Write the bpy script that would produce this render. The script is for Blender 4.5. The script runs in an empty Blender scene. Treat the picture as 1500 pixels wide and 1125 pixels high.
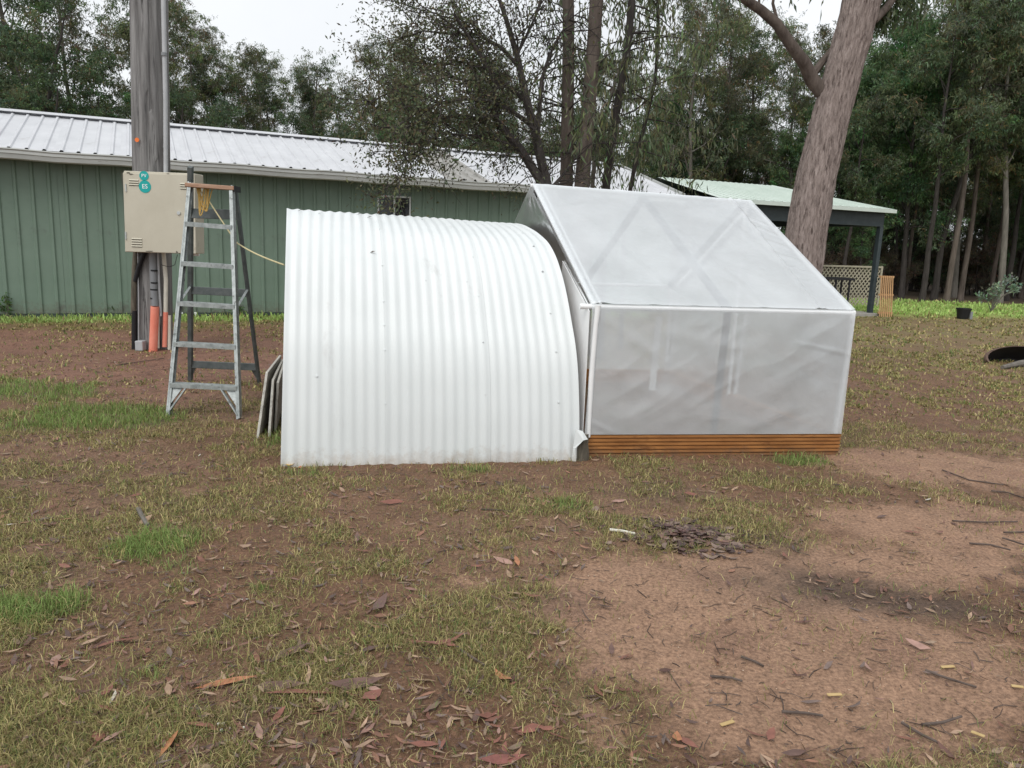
import bpy, math, random
import numpy as np
from mathutils import Vector, Matrix

# ------------------------------------------------------------------ camera, sky, sun, exposure
sc = bpy.context.scene
col = sc.collection
random.seed(7)
RNG = np.random.default_rng(7)
R = math.radians
F, PITCH, ROLL, EYE = 1127.0, R(10.7), math.atan(0.038), 1.6      # survey of the photograph: 1500 px wide

fw = np.array([0, math.cos(PITCH), -math.sin(PITCH)])
r0_ = np.array([1.0, 0, 0]); u0_ = np.cross(r0_, fw)
rt = math.cos(ROLL) * r0_ + math.sin(ROLL) * u0_
up = math.cos(ROLL) * u0_ - math.sin(ROLL) * r0_
EYEP = np.array([0, 0, EYE])
cam_d = bpy.data.cameras.new('camera'); cam = bpy.data.objects.new('camera', cam_d); col.objects.link(cam)
cam.matrix_world = Matrix(((rt[0], up[0], -fw[0], 0), (rt[1], up[1], -fw[1], 0), (rt[2], up[2], -fw[2], EYE), (0, 0, 0, 1)))
cam_d.sensor_fit = 'HORIZONTAL'; cam_d.sensor_width = 36.0; cam_d.lens = 36.0 * F / 1500.0
cam_d.clip_start = 0.05; cam_d.clip_end = 1000
sc.camera = cam

SUN_EL, SUN_AZ = R(52), R(200)          # azimuth measured from +Y clockwise: the sun is behind and left of the viewer
w = bpy.data.worlds.new('World'); sc.world = w; w.use_nodes = True
nt = w.node_tree; nt.nodes.clear()
out = nt.nodes.new('ShaderNodeOutputWorld'); bg = nt.nodes.new('ShaderNodeBackground')
sky = nt.nodes.new('ShaderNodeTexSky'); sky.sky_type = 'NISHITA'; sky.sun_disc = False
sky.sun_elevation = SUN_EL; sky.sun_rotation = SUN_AZ; sky.dust_density = 3.0
hs = nt.nodes.new('ShaderNodeHueSaturation'); hs.inputs['Saturation'].default_value = 0.12
mixc = nt.nodes.new('ShaderNodeMix'); mixc.data_type = 'RGBA'; mixc.inputs['Factor'].default_value = 0.82
tc = nt.nodes.new('ShaderNodeTexCoord'); cl = nt.nodes.new('ShaderNodeTexNoise')
cl.inputs['Scale'].default_value = 2.2; cl.inputs['Detail'].default_value = 5
cr = nt.nodes.new('ShaderNodeValToRGB')
cr.color_ramp.elements[0].position = 0.3; cr.color_ramp.elements[0].color = (6.9, 7.2, 7.55, 1)
cr.color_ramp.elements[1].position = 0.75; cr.color_ramp.elements[1].color = (8.6, 8.8, 9.05, 1)
nt.links.new(tc.outputs['Generated'], cl.inputs['Vector']); nt.links.new(cl.outputs['Fac'], cr.inputs['Fac'])
nt.links.new(sky.outputs['Color'], hs.inputs['Color'])
nt.links.new(hs.outputs['Color'], mixc.inputs['A']); nt.links.new(cr.outputs['Color'], mixc.inputs['B'])
nt.links.new(mixc.outputs['Result'], bg.inputs['Color']); bg.inputs['Strength'].default_value = 0.1
nt.links.new(bg.outputs['Background'], out.inputs['Surface'])

sd = bpy.data.lights.new('sun', 'SUN'); sun = bpy.data.objects.new('sun', sd); col.objects.link(sun)
sd.energy = 1.35; sd.angle = R(40); sd.color = (1.0, 0.97, 0.93)
sdir = Vector((math.sin(SUN_AZ) * math.cos(SUN_EL), math.cos(SUN_AZ) * math.cos(SUN_EL), math.sin(SUN_EL)))
sun.rotation_euler = (-sdir).to_track_quat('-Z', 'Y').to_euler()
sc.view_settings.view_transform = 'Standard'; sc.view_settings.look = 'None'
sc.view_settings.exposure = 0.42; sc.view_settings.gamma = 1.0; sc.view_settings.use_curve_mapping = False
sc.render.engine = 'CYCLES'
sc.cycles.max_bounces = 7; sc.cycles.diffuse_bounces = 4; sc.cycles.glossy_bounces = 2
sc.cycles.transmission_bounces = 4; sc.cycles.transparent_max_bounces = 12
sc.cycles.use_denoising = True
try:
    sc.cycles.denoiser = 'OPENIMAGEDENOISE'; sc.cycles.denoising_prefilter = 'NONE'
    sc.cycles.denoising_input_passes = 'RGB_ALBEDO_NORMAL'
except Exception: pass

def ray(x, y): return fw + rt * (x - 750) / F - up * (y - 562.5) / F
def g(x, y, z=0.0):                       # the point at height z seen at a place in the photograph
    d = ray(x, y); return Vector(EYEP + d * ((z - EYE) / d[2]))
def at(x, y, Y):                          # the point at distance Y
    d = ray(x, y); return Vector(EYEP + d * (Y / d[1]))

# ------------------------------------------------------------------ noise
def hash2(ix, iy, s):
    n = (ix.astype(np.int64) * 374761393 + iy.astype(np.int64) * 668265263 + s * 982451653) & 0xffffffff
    n = ((n ^ (n >> 13)) * 1274126177) & 0xffffffff
    return ((n ^ (n >> 16)) & 0xffff) / 65535.0
def vnoise(x, y, s=0):
    x = np.asarray(x, float); y = np.asarray(y, float)
    ix = np.floor(x); iy = np.floor(y); fx = x - ix; fy = y - iy
    fx = fx * fx * (3 - 2 * fx); fy = fy * fy * (3 - 2 * fy)
    a = hash2(ix, iy, s); b = hash2(ix + 1, iy, s); c = hash2(ix, iy + 1, s); d = hash2(ix + 1, iy + 1, s)
    return (a * (1 - fx) + b * fx) * (1 - fy) + (c * (1 - fx) + d * fx) * fy
def fbm(x, y, s=0, o=4):
    t = 0; a = 1.0; n = 0
    for i in range(o):
        t = t + a * vnoise(np.asarray(x) * 2 ** i, np.asarray(y) * 2 ** i, s + i * 17); n += a; a *= 0.5
    return t / n
def sstep(a, b, x): t = np.clip((x - a) / (b - a), 0, 1); return t * t * (3 - 2 * t)

# ------------------------------------------------------------------ materials
MATS = {}
def mat(name, c1, c2=None, scale=8.0, rough=0.7, bump=0.0, bscale=None, stretch=(1, 1, 1), metallic=0.0, detail=6.0,
        attr=False, spec=0.3, c3=None, wear=0.0, wear_scale=3.0, coord='Object', trans=0.0, bdist=0.01, alpha=None):
    if name in MATS: return MATS[name]
    m = bpy.data.materials.new(name); m.use_nodes = True; MATS[name] = m
    n = m.node_tree; N = n.nodes; L = n.links; N.clear()
    o = N.new('ShaderNodeOutputMaterial'); b = N.new('ShaderNodeBsdfPrincipled'); L.new(b.outputs['BSDF'], o.inputs['Surface'])
    b.inputs['Roughness'].default_value = rough; b.inputs['Metallic'].default_value = metallic
    b.inputs['Specular IOR Level'].default_value = spec
    t = N.new('ShaderNodeTexCoord'); mp = N.new('ShaderNodeMapping'); mp.inputs['Scale'].default_value = stretch
    L.new(t.outputs[coord], mp.inputs['Vector'])
    ns = N.new('ShaderNodeTexNoise'); ns.inputs['Scale'].default_value = scale; ns.inputs['Detail'].default_value = detail
    ns.inputs['Roughness'].default_value = 0.65
    L.new(mp.outputs['Vector'], ns.inputs['Vector'])
    ramp = N.new('ShaderNodeValToRGB'); e = ramp.color_ramp.elements
    c2 = c2 or tuple(v * 1.25 for v in c1)
    e[0].position = 0.32; e[0].color = (*c1, 1); e[1].position = 0.68; e[1].color = (*c2, 1)
    L.new(ns.outputs['Fac'], ramp.inputs['Fac'])
    last = ramp.outputs['Color']
    if attr:
        at_ = N.new('ShaderNodeAttribute'); at_.attribute_name = 'Col'
        mx = N.new('ShaderNodeMix'); mx.data_type = 'RGBA'; mx.blend_type = 'MULTIPLY'; mx.inputs['Factor'].default_value = 1
        L.new(at_.outputs['Color'], mx.inputs['A']); L.new(last, mx.inputs['B']); last = mx.outputs['Result']
    if c3 is not None:
        n2 = N.new('ShaderNodeTexNoise'); n2.inputs['Scale'].default_value = wear_scale; n2.inputs['Detail'].default_value = 8
        n2.inputs['Roughness'].default_value = 0.7
        L.new(mp.outputs['Vector'], n2.inputs['Vector'])
        r2 = N.new('ShaderNodeValToRGB'); r2.color_ramp.elements[0].position = 1 - wear - 0.08 if wear < 0.9 else 0.05
        r2.color_ramp.elements[1].position = min(1.0, r2.color_ramp.elements[0].position + 0.12)
        L.new(n2.outputs['Fac'], r2.inputs['Fac'])
        mx = N.new('ShaderNodeMix'); mx.data_type = 'RGBA'; L.new(r2.outputs['Color'], mx.inputs['Factor'])
        L.new(last, mx.inputs['A']); mx.inputs['B'].default_value = (*c3, 1); last = mx.outputs['Result']
    L.new(last, b.inputs['Base Color'])
    if bump:
        nb = N.new('ShaderNodeTexNoise'); nb.inputs['Scale'].default_value = bscale or scale * 3; nb.inputs['Detail'].default_value = 8
        nb.inputs['Roughness'].default_value = 0.7
        L.new(mp.outputs['Vector'], nb.inputs['Vector'])
        bp = N.new('ShaderNodeBump'); bp.inputs['Strength'].default_value = bump; bp.inputs['Distance'].default_value = bdist
        L.new(nb.outputs['Fac'], bp.inputs['Height']); L.new(bp.outputs['Normal'], b.inputs['Normal'])
    if trans:
        tr = N.new('ShaderNodeBsdfTranslucent'); L.new(last, tr.inputs['Color'])
        ms = N.new('ShaderNodeMixShader'); ms.inputs['Fac'].default_value = trans
        L.new(b.outputs['BSDF'], ms.inputs[1]); L.new(tr.outputs['BSDF'], ms.inputs[2]); L.new(ms.outputs['Shader'], o.inputs['Surface'])
    return m

M_white = mat('painted_white_iron', (0.63, 0.665, 0.665), (0.685, 0.715, 0.715), scale=1.6, rough=0.42, bump=0.05, bscale=40, c3=(0.56, 0.575, 0.57), wear=0.3, wear_scale=2.2, spec=0.35, stretch=(1.6, 1.6, 0.35))
M_zinc = mat('white_roof_metal', (0.475, 0.485, 0.505), (0.565, 0.575, 0.595), scale=2.0, rough=0.45, c3=(0.40, 0.40, 0.40), wear=0.3, wear_scale=3.5, spec=0.4)
M_zgrey = mat('grey_roof_sheet', (0.26, 0.255, 0.235), (0.34, 0.33, 0.31), scale=5, rough=0.6, c3=(0.17, 0.165, 0.15), wear=0.35)
M_green = mat('green_wall_steel', (0.158, 0.222, 0.174), (0.182, 0.25, 0.198), scale=2.5, rough=0.5, spec=0.3, c3=(0.135, 0.168, 0.142), wear=0.34, wear_scale=1.8)
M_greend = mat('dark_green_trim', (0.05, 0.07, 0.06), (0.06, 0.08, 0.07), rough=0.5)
M_gutter = mat('weathered_gutter', (0.33, 0.34, 0.32), (0.44, 0.45, 0.43), scale=3, rough=0.5, c3=(0.17, 0.16, 0.14), wear=0.33, wear_scale=6, stretch=(0.5, 1, 3))
M_alu = mat('window_aluminium', (0.45, 0.47, 0.46), rough=0.4, metallic=0.3)
M_glass = mat('dark_window_glass', (0.012, 0.014, 0.017), rough=0.06, spec=0.6)
M_paleroof = mat('pale_green_roof', (0.50, 0.575, 0.52), (0.58, 0.645, 0.595), scale=2, rough=0.45, c3=(0.42, 0.5, 0.45), wear=0.25)
M_dark = mat('dark_steel', (0.03, 0.045, 0.05), (0.05, 0.065, 0.07), rough=0.5)
M_black = mat('black_plastic', (0.012, 0.012, 0.014), (0.02, 0.02, 0.022), rough=0.45)
M_concrete = mat('concrete', (0.26, 0.25, 0.22), (0.36, 0.34, 0.31), scale=6, rough=0.85, bump=0.2)
M_pole = mat('weathered_pole_timber', (0.11, 0.106, 0.104), (0.28, 0.275, 0.27), scale=18, rough=0.85, bump=0.8, bscale=30, stretch=(1, 1, 0.06), bdist=0.02, c3=(0.028, 0.027, 0.027), wear=0.36, wear_scale=16)
M_board = mat('grey_weathered_board', (0.42, 0.41, 0.37), (0.62, 0.605, 0.55), scale=9, rough=0.85, bump=0.4, bscale=30, stretch=(3, 0.25, 3), c3=(0.18, 0.17, 0.145), wear=0.33, wear_scale=5)
M_box = mat('cream_box_paint', (0.46, 0.43, 0.345), (0.52, 0.49, 0.40), scale=2.5, rough=0.5, c3=(0.36, 0.33, 0.26), wear=0.3, wear_scale=4)
M_grime = mat('dark_grime', (0.06, 0.055, 0.045), (0.12, 0.11, 0.09), rough=0.8)
M_teal = mat('teal_sticker', (0.01, 0.32, 0.30), (0.015, 0.36, 0.34), rough=0.5)
M_letter = mat('white_print', (0.8, 0.83, 0.84), (0.84, 0.86, 0.87), rough=0.5)
M_orange = mat('orange_conduit', (0.74, 0.22, 0.15), (0.80, 0.30, 0.22), scale=5, rough=0.45, c3=(0.45, 0.2, 0.14), wear=0.2, wear_scale=6)
M_ogtag = mat('orange_tag', (0.72, 0.17, 0.04), rough=0.5)
M_pvc = mat('grey_conduit', (0.36, 0.37, 0.38), (0.44, 0.45, 0.46), scale=5, rough=0.45)
M_pvcd = mat('dark_grey_conduit', (0.19, 0.20, 0.21), (0.24, 0.25, 0.26), scale=5, rough=0.5)
M_cream = mat('cream_conduit', (0.55, 0.53, 0.46), rough=0.5)
M_lad = mat('weathered_aluminium', (0.24, 0.265, 0.26), (0.44, 0.47, 0.465), scale=18, rough=0.45, metallic=0.35, c3=(0.10, 0.105, 0.10), wear=0.36, wear_scale=26)
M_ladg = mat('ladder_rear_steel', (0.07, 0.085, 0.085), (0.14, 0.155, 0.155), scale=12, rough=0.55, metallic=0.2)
M_copper = mat('ladder_cap_timber', (0.30, 0.17, 0.11), (0.42, 0.27, 0.19), scale=18, rough=0.7, bump=0.3, stretch=(0.5, 3, 3), c3=(0.55, 0.45, 0.38), wear=0.3, wear_scale=10)
M_rope = mat('yellow_rope', (0.58, 0.36, 0.09), (0.68, 0.48, 0.18), scale=60, rough=0.7)
M_cord = mat('pale_cord', (0.55, 0.48, 0.27), (0.62, 0.55, 0.33), scale=60, rough=0.7)
M_pipe = mat('white_pvc_pipe', (0.76, 0.77, 0.77), (0.82, 0.83, 0.83), scale=4, rough=0.35)
M_raft = mat('grey_rafter', (0.05, 0.053, 0.056), (0.08, 0.084, 0.088), scale=8, rough=0.6)
M_sleep = mat('oiled_decking', (0.24, 0.098, 0.03), (0.40, 0.18, 0.058), scale=7, rough=0.5, bump=0.2, bscale=25, stretch=(0.35, 3, 3), c3=(0.15, 0.06, 0.022), wear=0.36, wear_scale=6)
M_rot = mat('rotten_timber', (0.05, 0.045, 0.035), (0.15, 0.13, 0.10), scale=20, rough=0.9, bump=0.6, stretch=(1, 1, 0.2))
M_bark = mat('gum_bark', (0.185, 0.145, 0.128), (0.41, 0.34, 0.31), scale=38, rough=0.9, bump=1.0, bscale=55, stretch=(1, 1, 0.2), c3=(0.085, 0.062, 0.054), wear=0.39, wear_scale=30, bdist=0.03)
M_bark2 = mat('dark_bark', (0.028, 0.024, 0.022), (0.07, 0.06, 0.055), scale=16, rough=0.9, bump=0.6, stretch=(1, 1, 0.2), bdist=0.02)
M_bark3 = mat('brown_bark', (0.065, 0.05, 0.042), (0.16, 0.13, 0.11), scale=12, rough=0.9, bump=0.7, stretch=(1, 1, 0.15), bdist=0.02)
M_bark4 = mat('grey_bark', (0.09, 0.082, 0.07), (0.21, 0.19, 0.165), scale=7, rough=0.9, bump=0.5, stretch=(1, 1, 0.2), bdist=0.02)
M_leaf = mat('gum_foliage', (0.8, 0.8, 0.8), (1.15, 1.15, 1.15), scale=1.2, rough=0.55, attr=True, spec=0.3, trans=0.45)
M_grass = mat('grass_blades', (0.85, 0.85, 0.85), (1.12, 1.12, 1.12), scale=4, rough=0.6, attr=True, spec=0.25, trans=0.25)
M_litter = mat('fallen_leaf', (0.75, 0.75, 0.75), (1.2, 1.2, 1.2), scale=25, rough=0.5, attr=True, spec=0.4)
M_twig = mat('twig_bark', (0.06, 0.045, 0.037), (0.13, 0.10, 0.085), scale=20, rough=0.8)
M_slat = mat('slat_timber', (0.38, 0.22, 0.10), (0.50, 0.31, 0.16), scale=8, rough=0.7, stretch=(3, 3, 0.3))
M_latt = mat('lattice_timber', (0.32, 0.29, 0.22), (0.42, 0.38, 0.30), scale=8, rough=0.8)
M_chip = mat('yellow_wood_chip', (0.40, 0.28, 0.12), (0.50, 0.37, 0.18), scale=20, rough=0.7)
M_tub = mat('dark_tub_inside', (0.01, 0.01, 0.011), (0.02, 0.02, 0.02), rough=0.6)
M_tubo = mat('mossy_brown_rim', (0.10, 0.07, 0.055), (0.19, 0.13, 0.105), scale=18, rough=0.85, bump=0.4)

def add_splash(m, colr, h):
    n = m.node_tree; N = n.nodes; L = n.links; b = [k for k in N if k.type == 'BSDF_PRINCIPLED'][0]; src = b.inputs['Base Color'].links[0].from_socket
    t = N.new('ShaderNodeTexCoord'); sx = N.new('ShaderNodeSeparateXYZ'); L.new(t.outputs['Object'], sx.inputs['Vector'])
    ns = N.new('ShaderNodeTexNoise'); ns.inputs['Scale'].default_value = 14; ns.inputs['Detail'].default_value = 9; ns.inputs['Roughness'].default_value = .75; L.new(t.outputs['Object'], ns.inputs['Vector'])
    mr = N.new('ShaderNodeMapRange'); mr.inputs['From Min'].default_value = 0; mr.inputs['From Max'].default_value = h; mr.inputs['To Min'].default_value = .28; mr.inputs['To Max'].default_value = -.25; L.new(sx.outputs['Z'], mr.inputs['Value'])
    ad = N.new('ShaderNodeMath'); ad.operation = 'ADD'; L.new(ns.outputs['Fac'], ad.inputs[0]); L.new(mr.outputs['Result'], ad.inputs[1])
    rp = N.new('ShaderNodeValToRGB'); rp.color_ramp.elements[0].position = .5; rp.color_ramp.elements[1].position = .95; L.new(ad.outputs[0], rp.inputs['Fac'])
    mx = N.new('ShaderNodeMix'); mx.data_type = 'RGBA'; L.new(rp.outputs['Color'], mx.inputs['Factor']); L.new(src, mx.inputs['A']); mx.inputs['B'].default_value = (*colr, 1); L.new(mx.outputs['Result'], b.inputs['Base Color'])
add_splash(M_white, (.45, .41, .36), .2); add_splash(M_green, (.13, .11, .085), .5); add_splash(M_sleep, (.14, .09, .06), .12)
def film_mat(name, opac):
    m = bpy.data.materials.new(name); m.use_nodes = True; n = m.node_tree; N = n.nodes; L = n.links; N.clear()
    o = N.new('ShaderNodeOutputMaterial')
    df = N.new('ShaderNodeBsdfDiffuse'); df.inputs['Color'].default_value = (0.91, 0.955, 0.985, 1)
    tl = N.new('ShaderNodeBsdfTranslucent'); tl.inputs['Color'].default_value = (0.9, 0.93, 0.95, 1)
    gl = N.new('ShaderNodeBsdfGlossy'); gl.inputs['Roughness'].default_value = 0.28; gl.inputs['Color'].default_value = (1, 1, 1, 1)
    tp = N.new('ShaderNodeBsdfTransparent'); tp.inputs['Color'].default_value = (0.95, 0.97, 0.98, 1)
    m1 = N.new('ShaderNodeMixShader'); m1.inputs['Fac'].default_value = 0.30
    L.new(df.outputs['BSDF'], m1.inputs[1]); L.new(tl.outputs['BSDF'], m1.inputs[2])
    m2 = N.new('ShaderNodeMixShader'); m2.inputs['Fac'].default_value = opac
    t = N.new('ShaderNodeTexCoord'); ns = N.new('ShaderNodeTexNoise'); ns.inputs['Scale'].default_value = 2.3; ns.inputs['Detail'].default_value = 5
    L.new(t.outputs['Object'], ns.inputs['Vector'])
    mr = N.new('ShaderNodeMapRange'); mr.inputs['From Min'].default_value = 0.3; mr.inputs['From Max'].default_value = 0.7
    mr.inputs['To Min'].default_value = opac - 0.07; mr.inputs['To Max'].default_value = opac + 0.07
    L.new(ns.outputs['Fac'], mr.inputs['Value']); L.new(mr.outputs['Result'], m2.inputs['Fac'])
    L.new(tp.outputs['BSDF'], m2.inputs[1]); L.new(m1.outputs['Shader'], m2.inputs[2])
    m3 = N.new('ShaderNodeMixShader'); fr = N.new('ShaderNodeFresnel'); fr.inputs['IOR'].default_value = 1.38
    L.new(fr.outputs['Fac'], m3.inputs['Fac']); L.new(m2.outputs['Shader'], m3.inputs[1]); L.new(gl.outputs['BSDF'], m3.inputs[2])
    nb = N.new('ShaderNodeTexNoise'); nb.inputs['Scale'].default_value = 7; nb.inputs['Detail'].default_value = 4; nb.inputs['Distortion'].default_value = 1.5
    L.new(t.outputs['Object'], nb.inputs['Vector'])
    bp = N.new('ShaderNodeBump'); bp.inputs['Strength'].default_value = 0.18; bp.inputs['Distance'].default_value = 0.02
    L.new(nb.outputs['Fac'], bp.inputs['Height'])
    for s in (df, tl, gl): L.new(bp.outputs['Normal'], s.inputs['Normal'])
    L.new(m3.outputs['Shader'], o.inputs['Surface']); MATS[name] = m; return m
M_film = film_mat('greenhouse_wall_film', 0.50); M_filmr = film_mat('greenhouse_roof_film', 0.62)

# ------------------------------------------------------------------ mesh helpers
def np_mesh(name, co, faces_flat, fsize, colors=None, smooth=False):
    me = bpy.data.meshes.new(name); co = np.asarray(co, np.float32)
    ff = np.asarray(faces_flat, np.int32).ravel(); nf = len(ff) // fsize
    me.vertices.add(len(co)); me.vertices.foreach_set('co', co.ravel())
    me.loops.add(len(ff)); me.loops.foreach_set('vertex_index', ff)
    me.polygons.add(nf); me.polygons.foreach_set('loop_start', np.arange(nf, dtype=np.int32) * fsize)
    try: me.polygons.foreach_set('loop_total', np.full(nf, fsize, np.int32))
    except Exception: pass
    if smooth: me.polygons.foreach_set('use_smooth', np.ones(nf, bool))
    if colors is not None:
        a = me.color_attributes.new('Col', 'FLOAT_COLOR', 'POINT')
        c = np.ones((len(co), 4), np.float32); c[:, :3] = colors; a.data.foreach_set('color', c.ravel())
    me.update(calc_edges=True); return me

def tag(o, label=None, cat=None, group=None, kind=None):
    if label: o['label'] = label
    if cat: o['category'] = cat
    if group: o['group'] = group
    if kind: o['kind'] = kind
    return o
def link(name, me, m=None, parent=None):
    o = bpy.data.objects.new(name, me); col.objects.link(o)
    if m is not None and len(me.materials) == 0: me.materials.append(m)
    if parent is not None: o.parent = parent
    return o
def empty(name, loc=(0, 0, 0), rz=0.0):
    o = bpy.data.objects.new(name, None); col.objects.link(o); o.location = loc; o.rotation_euler = (0, 0, rz)
    o.empty_display_size = 0.2; return o
def copy_tree(o, parent=None):
    c = o.copy(); col.objects.link(c); c.parent = parent
    for ch in list(o.children): copy_tree(ch, c)
    return c

class MB:
    def __init__(s): s.v = []; s.f = []
    def add(s, vs, fs):
        k = len(s.v); s.v += [tuple(v) for v in vs]; s.f += [tuple(i + k for i in f) for f in fs]; return s
    def hexa(s, p):        # 8 points: bottom ring then top ring
        return s.add(p, [(3, 2, 1, 0), (4, 5, 6, 7), (0, 1, 5, 4), (1, 2, 6, 5), (2, 3, 7, 6), (3, 0, 4, 7)])
    def box(s, x0, x1, y0, y1, z0, z1):
        return s.hexa([(x0, y0, z0), (x1, y0, z0), (x1, y1, z0), (x0, y1, z0), (x0, y0, z1), (x1, y0, z1), (x1, y1, z1), (x0, y1, z1)])
    def bar(s, a, b, wx, wy, upv=(0, 0, 1)):      # rectangular bar from a to b
        a = Vector(a); b = Vector(b); d = (b - a).normalized(); upv = Vector(upv)
        if abs(d.dot(upv)) > 0.95: upv = Vector((0, 1, 0))
        x = d.cross(upv).normalized() * wx / 2; y = x.cross(d).normalized() * wy / 2
        return s.hexa([a - x - y, a + x - y, a + x + y, a - x + y, b - x - y, b + x - y, b + x + y, b - x + y])
    def tube(s, pts, rad, n=10, cap=True):
        pts = [Vector(p) for p in pts]
        if not hasattr(rad, '__len__'): rad = [rad] * len(pts)
        ref = Vector((0.31, 0.95, 0.07)); vs = []
        for i, p in enumerate(pts):
            d = (pts[min(i + 1, len(pts) - 1)] - pts[max(i - 1, 0)]).normalized()
            if abs(d.dot(ref)) > 0.98: ref = Vector((1, 0, 0))
            x = d.cross(ref).normalized(); y = d.cross(x)
            ref = y.cross(d) if False else ref
            for k in range(n):
                a = 2 * math.pi * k / n; vs.append(p + x * math.cos(a) * rad[i] + y * math.sin(a) * rad[i])
        fs = [(i * n + k, i * n + (k + 1) % n, (i + 1) * n + (k + 1) % n, (i + 1) * n + k) for i in range(len(pts) - 1) for k in range(n)]
        if cap: fs += [tuple(range(n - 1, -1, -1)), tuple((len(pts) - 1) * n + k for k in range(n))]
        return s.add(vs, fs)
    def disc(s, c, nrm, r, t=0.004, n=24):
        c = Vector(c); nrm = Vector(nrm).normalized(); return s.tube([c, c + nrm * t], r, n)
    def lathe(s, prof, n=24, c=(0, 0, 0)):
        vs = [(c[0] + r * math.cos(2 * math.pi * k / n), c[1] + r * math.sin(2 * math.pi * k / n), c[2] + z) for r, z in prof for k in range(n)]
        fs = [(i * n + k, i * n + (k + 1) % n, (i + 1) * n + (k + 1) % n, (i + 1) * n + k) for i in range(len(prof) - 1) for k in range(n)]
        return s.add(vs, fs)
    def build(s, name, m, parent=None, smooth=False, bevel=0.0, world=True):
        off = Vector((0, 0, 0))
        if parent is not None and world:
            off = parent.location if parent.parent is None else parent.location + parent.parent.location
        me = bpy.data.meshes.new(name); me.from_pydata([tuple(Vector(v) - off) for v in s.v], [], s.f)
        if smooth: me.polygons.foreach_set('use_smooth', np.ones(len(me.polygons), bool))
        me.update(); o = link(name, me, m, parent)
        if smooth:
            try: me.set_sharp_from_angle(angle=R(40))
            except Exception: pass
        if bevel:
            b = o.modifiers.new('bevel', 'BEVEL'); b.width = bevel; b.segments = 2; b.limit_method = 'ANGLE'
        return o

def text_part(name, body, size, m, parent, mw):
    cu = bpy.data.curves.new(name, 'FONT'); cu.body = body; cu.size = size; cu.extrude = 0.0008; cu.align_x = 'CENTER'; cu.align_y = 'CENTER'
    t = bpy.data.objects.new(name, cu); col.objects.link(t); bpy.context.view_layer.update()
    me = bpy.data.meshes.new_from_object(t.evaluated_get(bpy.context.evaluated_depsgraph_get()))
    bpy.data.objects.remove(t); me.name = name; me.materials.clear(); o = link(name, me, m, parent); o.matrix_local = mw; return o

# leaf cloud: rhombic leaves, numpy arrays in, one mesh out
def unit(v): return v / np.maximum(np.linalg.norm(v, axis=1, keepdims=True), 1e-9)
def leaves_mesh(name, c, d, length, width, colors, nrm=None, rng=RNG):
    n = len(c); d = unit(d)
    if nrm is None: nrm = rng.normal(size=(n, 3))
    side = unit(np.cross(d, nrm)); up_ = np.cross(side, d)
    length = np.asarray(length).reshape(-1, 1); width = np.asarray(width).reshape(-1, 1)
    v = np.empty((n, 4, 3)); v[:, 0] = c
    v[:, 1] = c + d * length * 0.42 + side * width * 0.5 + up_ * length * 0.05
    v[:, 2] = c + d * length
    v[:, 3] = c + d * length * 0.42 - side * width * 0.5 + up_ * length * 0.05
    return np_mesh(name, v.reshape(-1, 3), np.arange(n * 4), 4, np.repeat(colors, 4, axis=0))

def tint(n, base, var=0.3, hue=0.15, rng=RNG):
    b = np.asarray(base)[None, :] * (1 + var * rng.normal(size=(n, 1))).clip(0.35, 1.9)
    h = 1 + hue * rng.normal(size=(n, 3)); return (b * h).clip(0.004, 0.9)

# ------------------------------------------------------------------ ground
def patches(x, y, lst):
    t = np.zeros_like(x)
    for px, py, rx, ry, a in lst:
        p = g(px, py); t = t + a * np.exp(-(((x - p.x) / rx) ** 2 + ((y - p.y) / ry) ** 2))
    return t
BARE = [(1250, 830, .5, .3, .6), (1400, 840, .6, .35, .7), (1330, 930, .6, .25, .7), (1490, 800, .6, .4, .7), (1100, 820, .4, .25, .5), (900, 860, .32, .34, .9), (1000, 850, .4, .3, 1.), (1150, 900, .5, .22, .9), (1150, 1010, .5, .25, 1.0), (1300, 1000, .5, .28, 1.0), (1450, 1010, .4, .35, .8), (1050, 1080, .35, .2, .8),
        (1400, 760, .8, .38, 1.1), (1320, 680, .7, .45, 1.1), (1480, 690, .9, .6, 1.0), (1250, 770, .4, .25, .7), (690, 850, .16, .14, .7), (1430, 620, .6, .4, .4), (860, 960, .3, .2, .5),
        (1380, 540, .7, .25, .5), (960, 940, .35, .25, .7), (870, 890, .3, .3, .4), (1230, 1090, .5, .2, .6)]
WET = [(1180, 850, .42, .22, .9), (1300, 880, .4, .2, .9), (1130, 790, .3, .25, .5), (1450, 900, .5, .2, .5), (820, 880, .2, .2, .4), (760, 1060, .2, .2, .4), (950, 720, .5, .3, .45), (1100, 690, .8, .25, .4), (60, 700, .6, .4, .35), (330, 740, .5, .3, .3), (420, 1060, .3, .2, .4), (150, 840, .5, .2, .3)]
MULCH = [(60, 500, 2.2, 1.3, 1.2), (160, 520, 1.6, 1.2, 1.1), (330, 520, 1.6, 1.5, 1.2), (200, 580, 1.2, 1.0, .8), (380, 490, 1.0, 1.4, 1.0), (60, 660, .8, .5, .6), (300, 690, .7, .4, .6), (40, 760, .5, .4, .5), (-60, 520, 2.5, 1.5, 1.), (1280, 590, .8, .8, .5), (450, 720, .4, .3, .3)]
SPARSE = [(950, 900, .5, .6, .9), (1150, 840, .5, .3, .8), (1300, 780, .7, .4, .9), (1450, 850, .6, .35, .8), (1200, 1050, .8, .3, .9), (1400, 1000, .5, .5, .9), (1450, 700, 1.0, .6, .9), (950, 1060, .4, .3, .8), (1050, 720, .8, .3, .5)]
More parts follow.
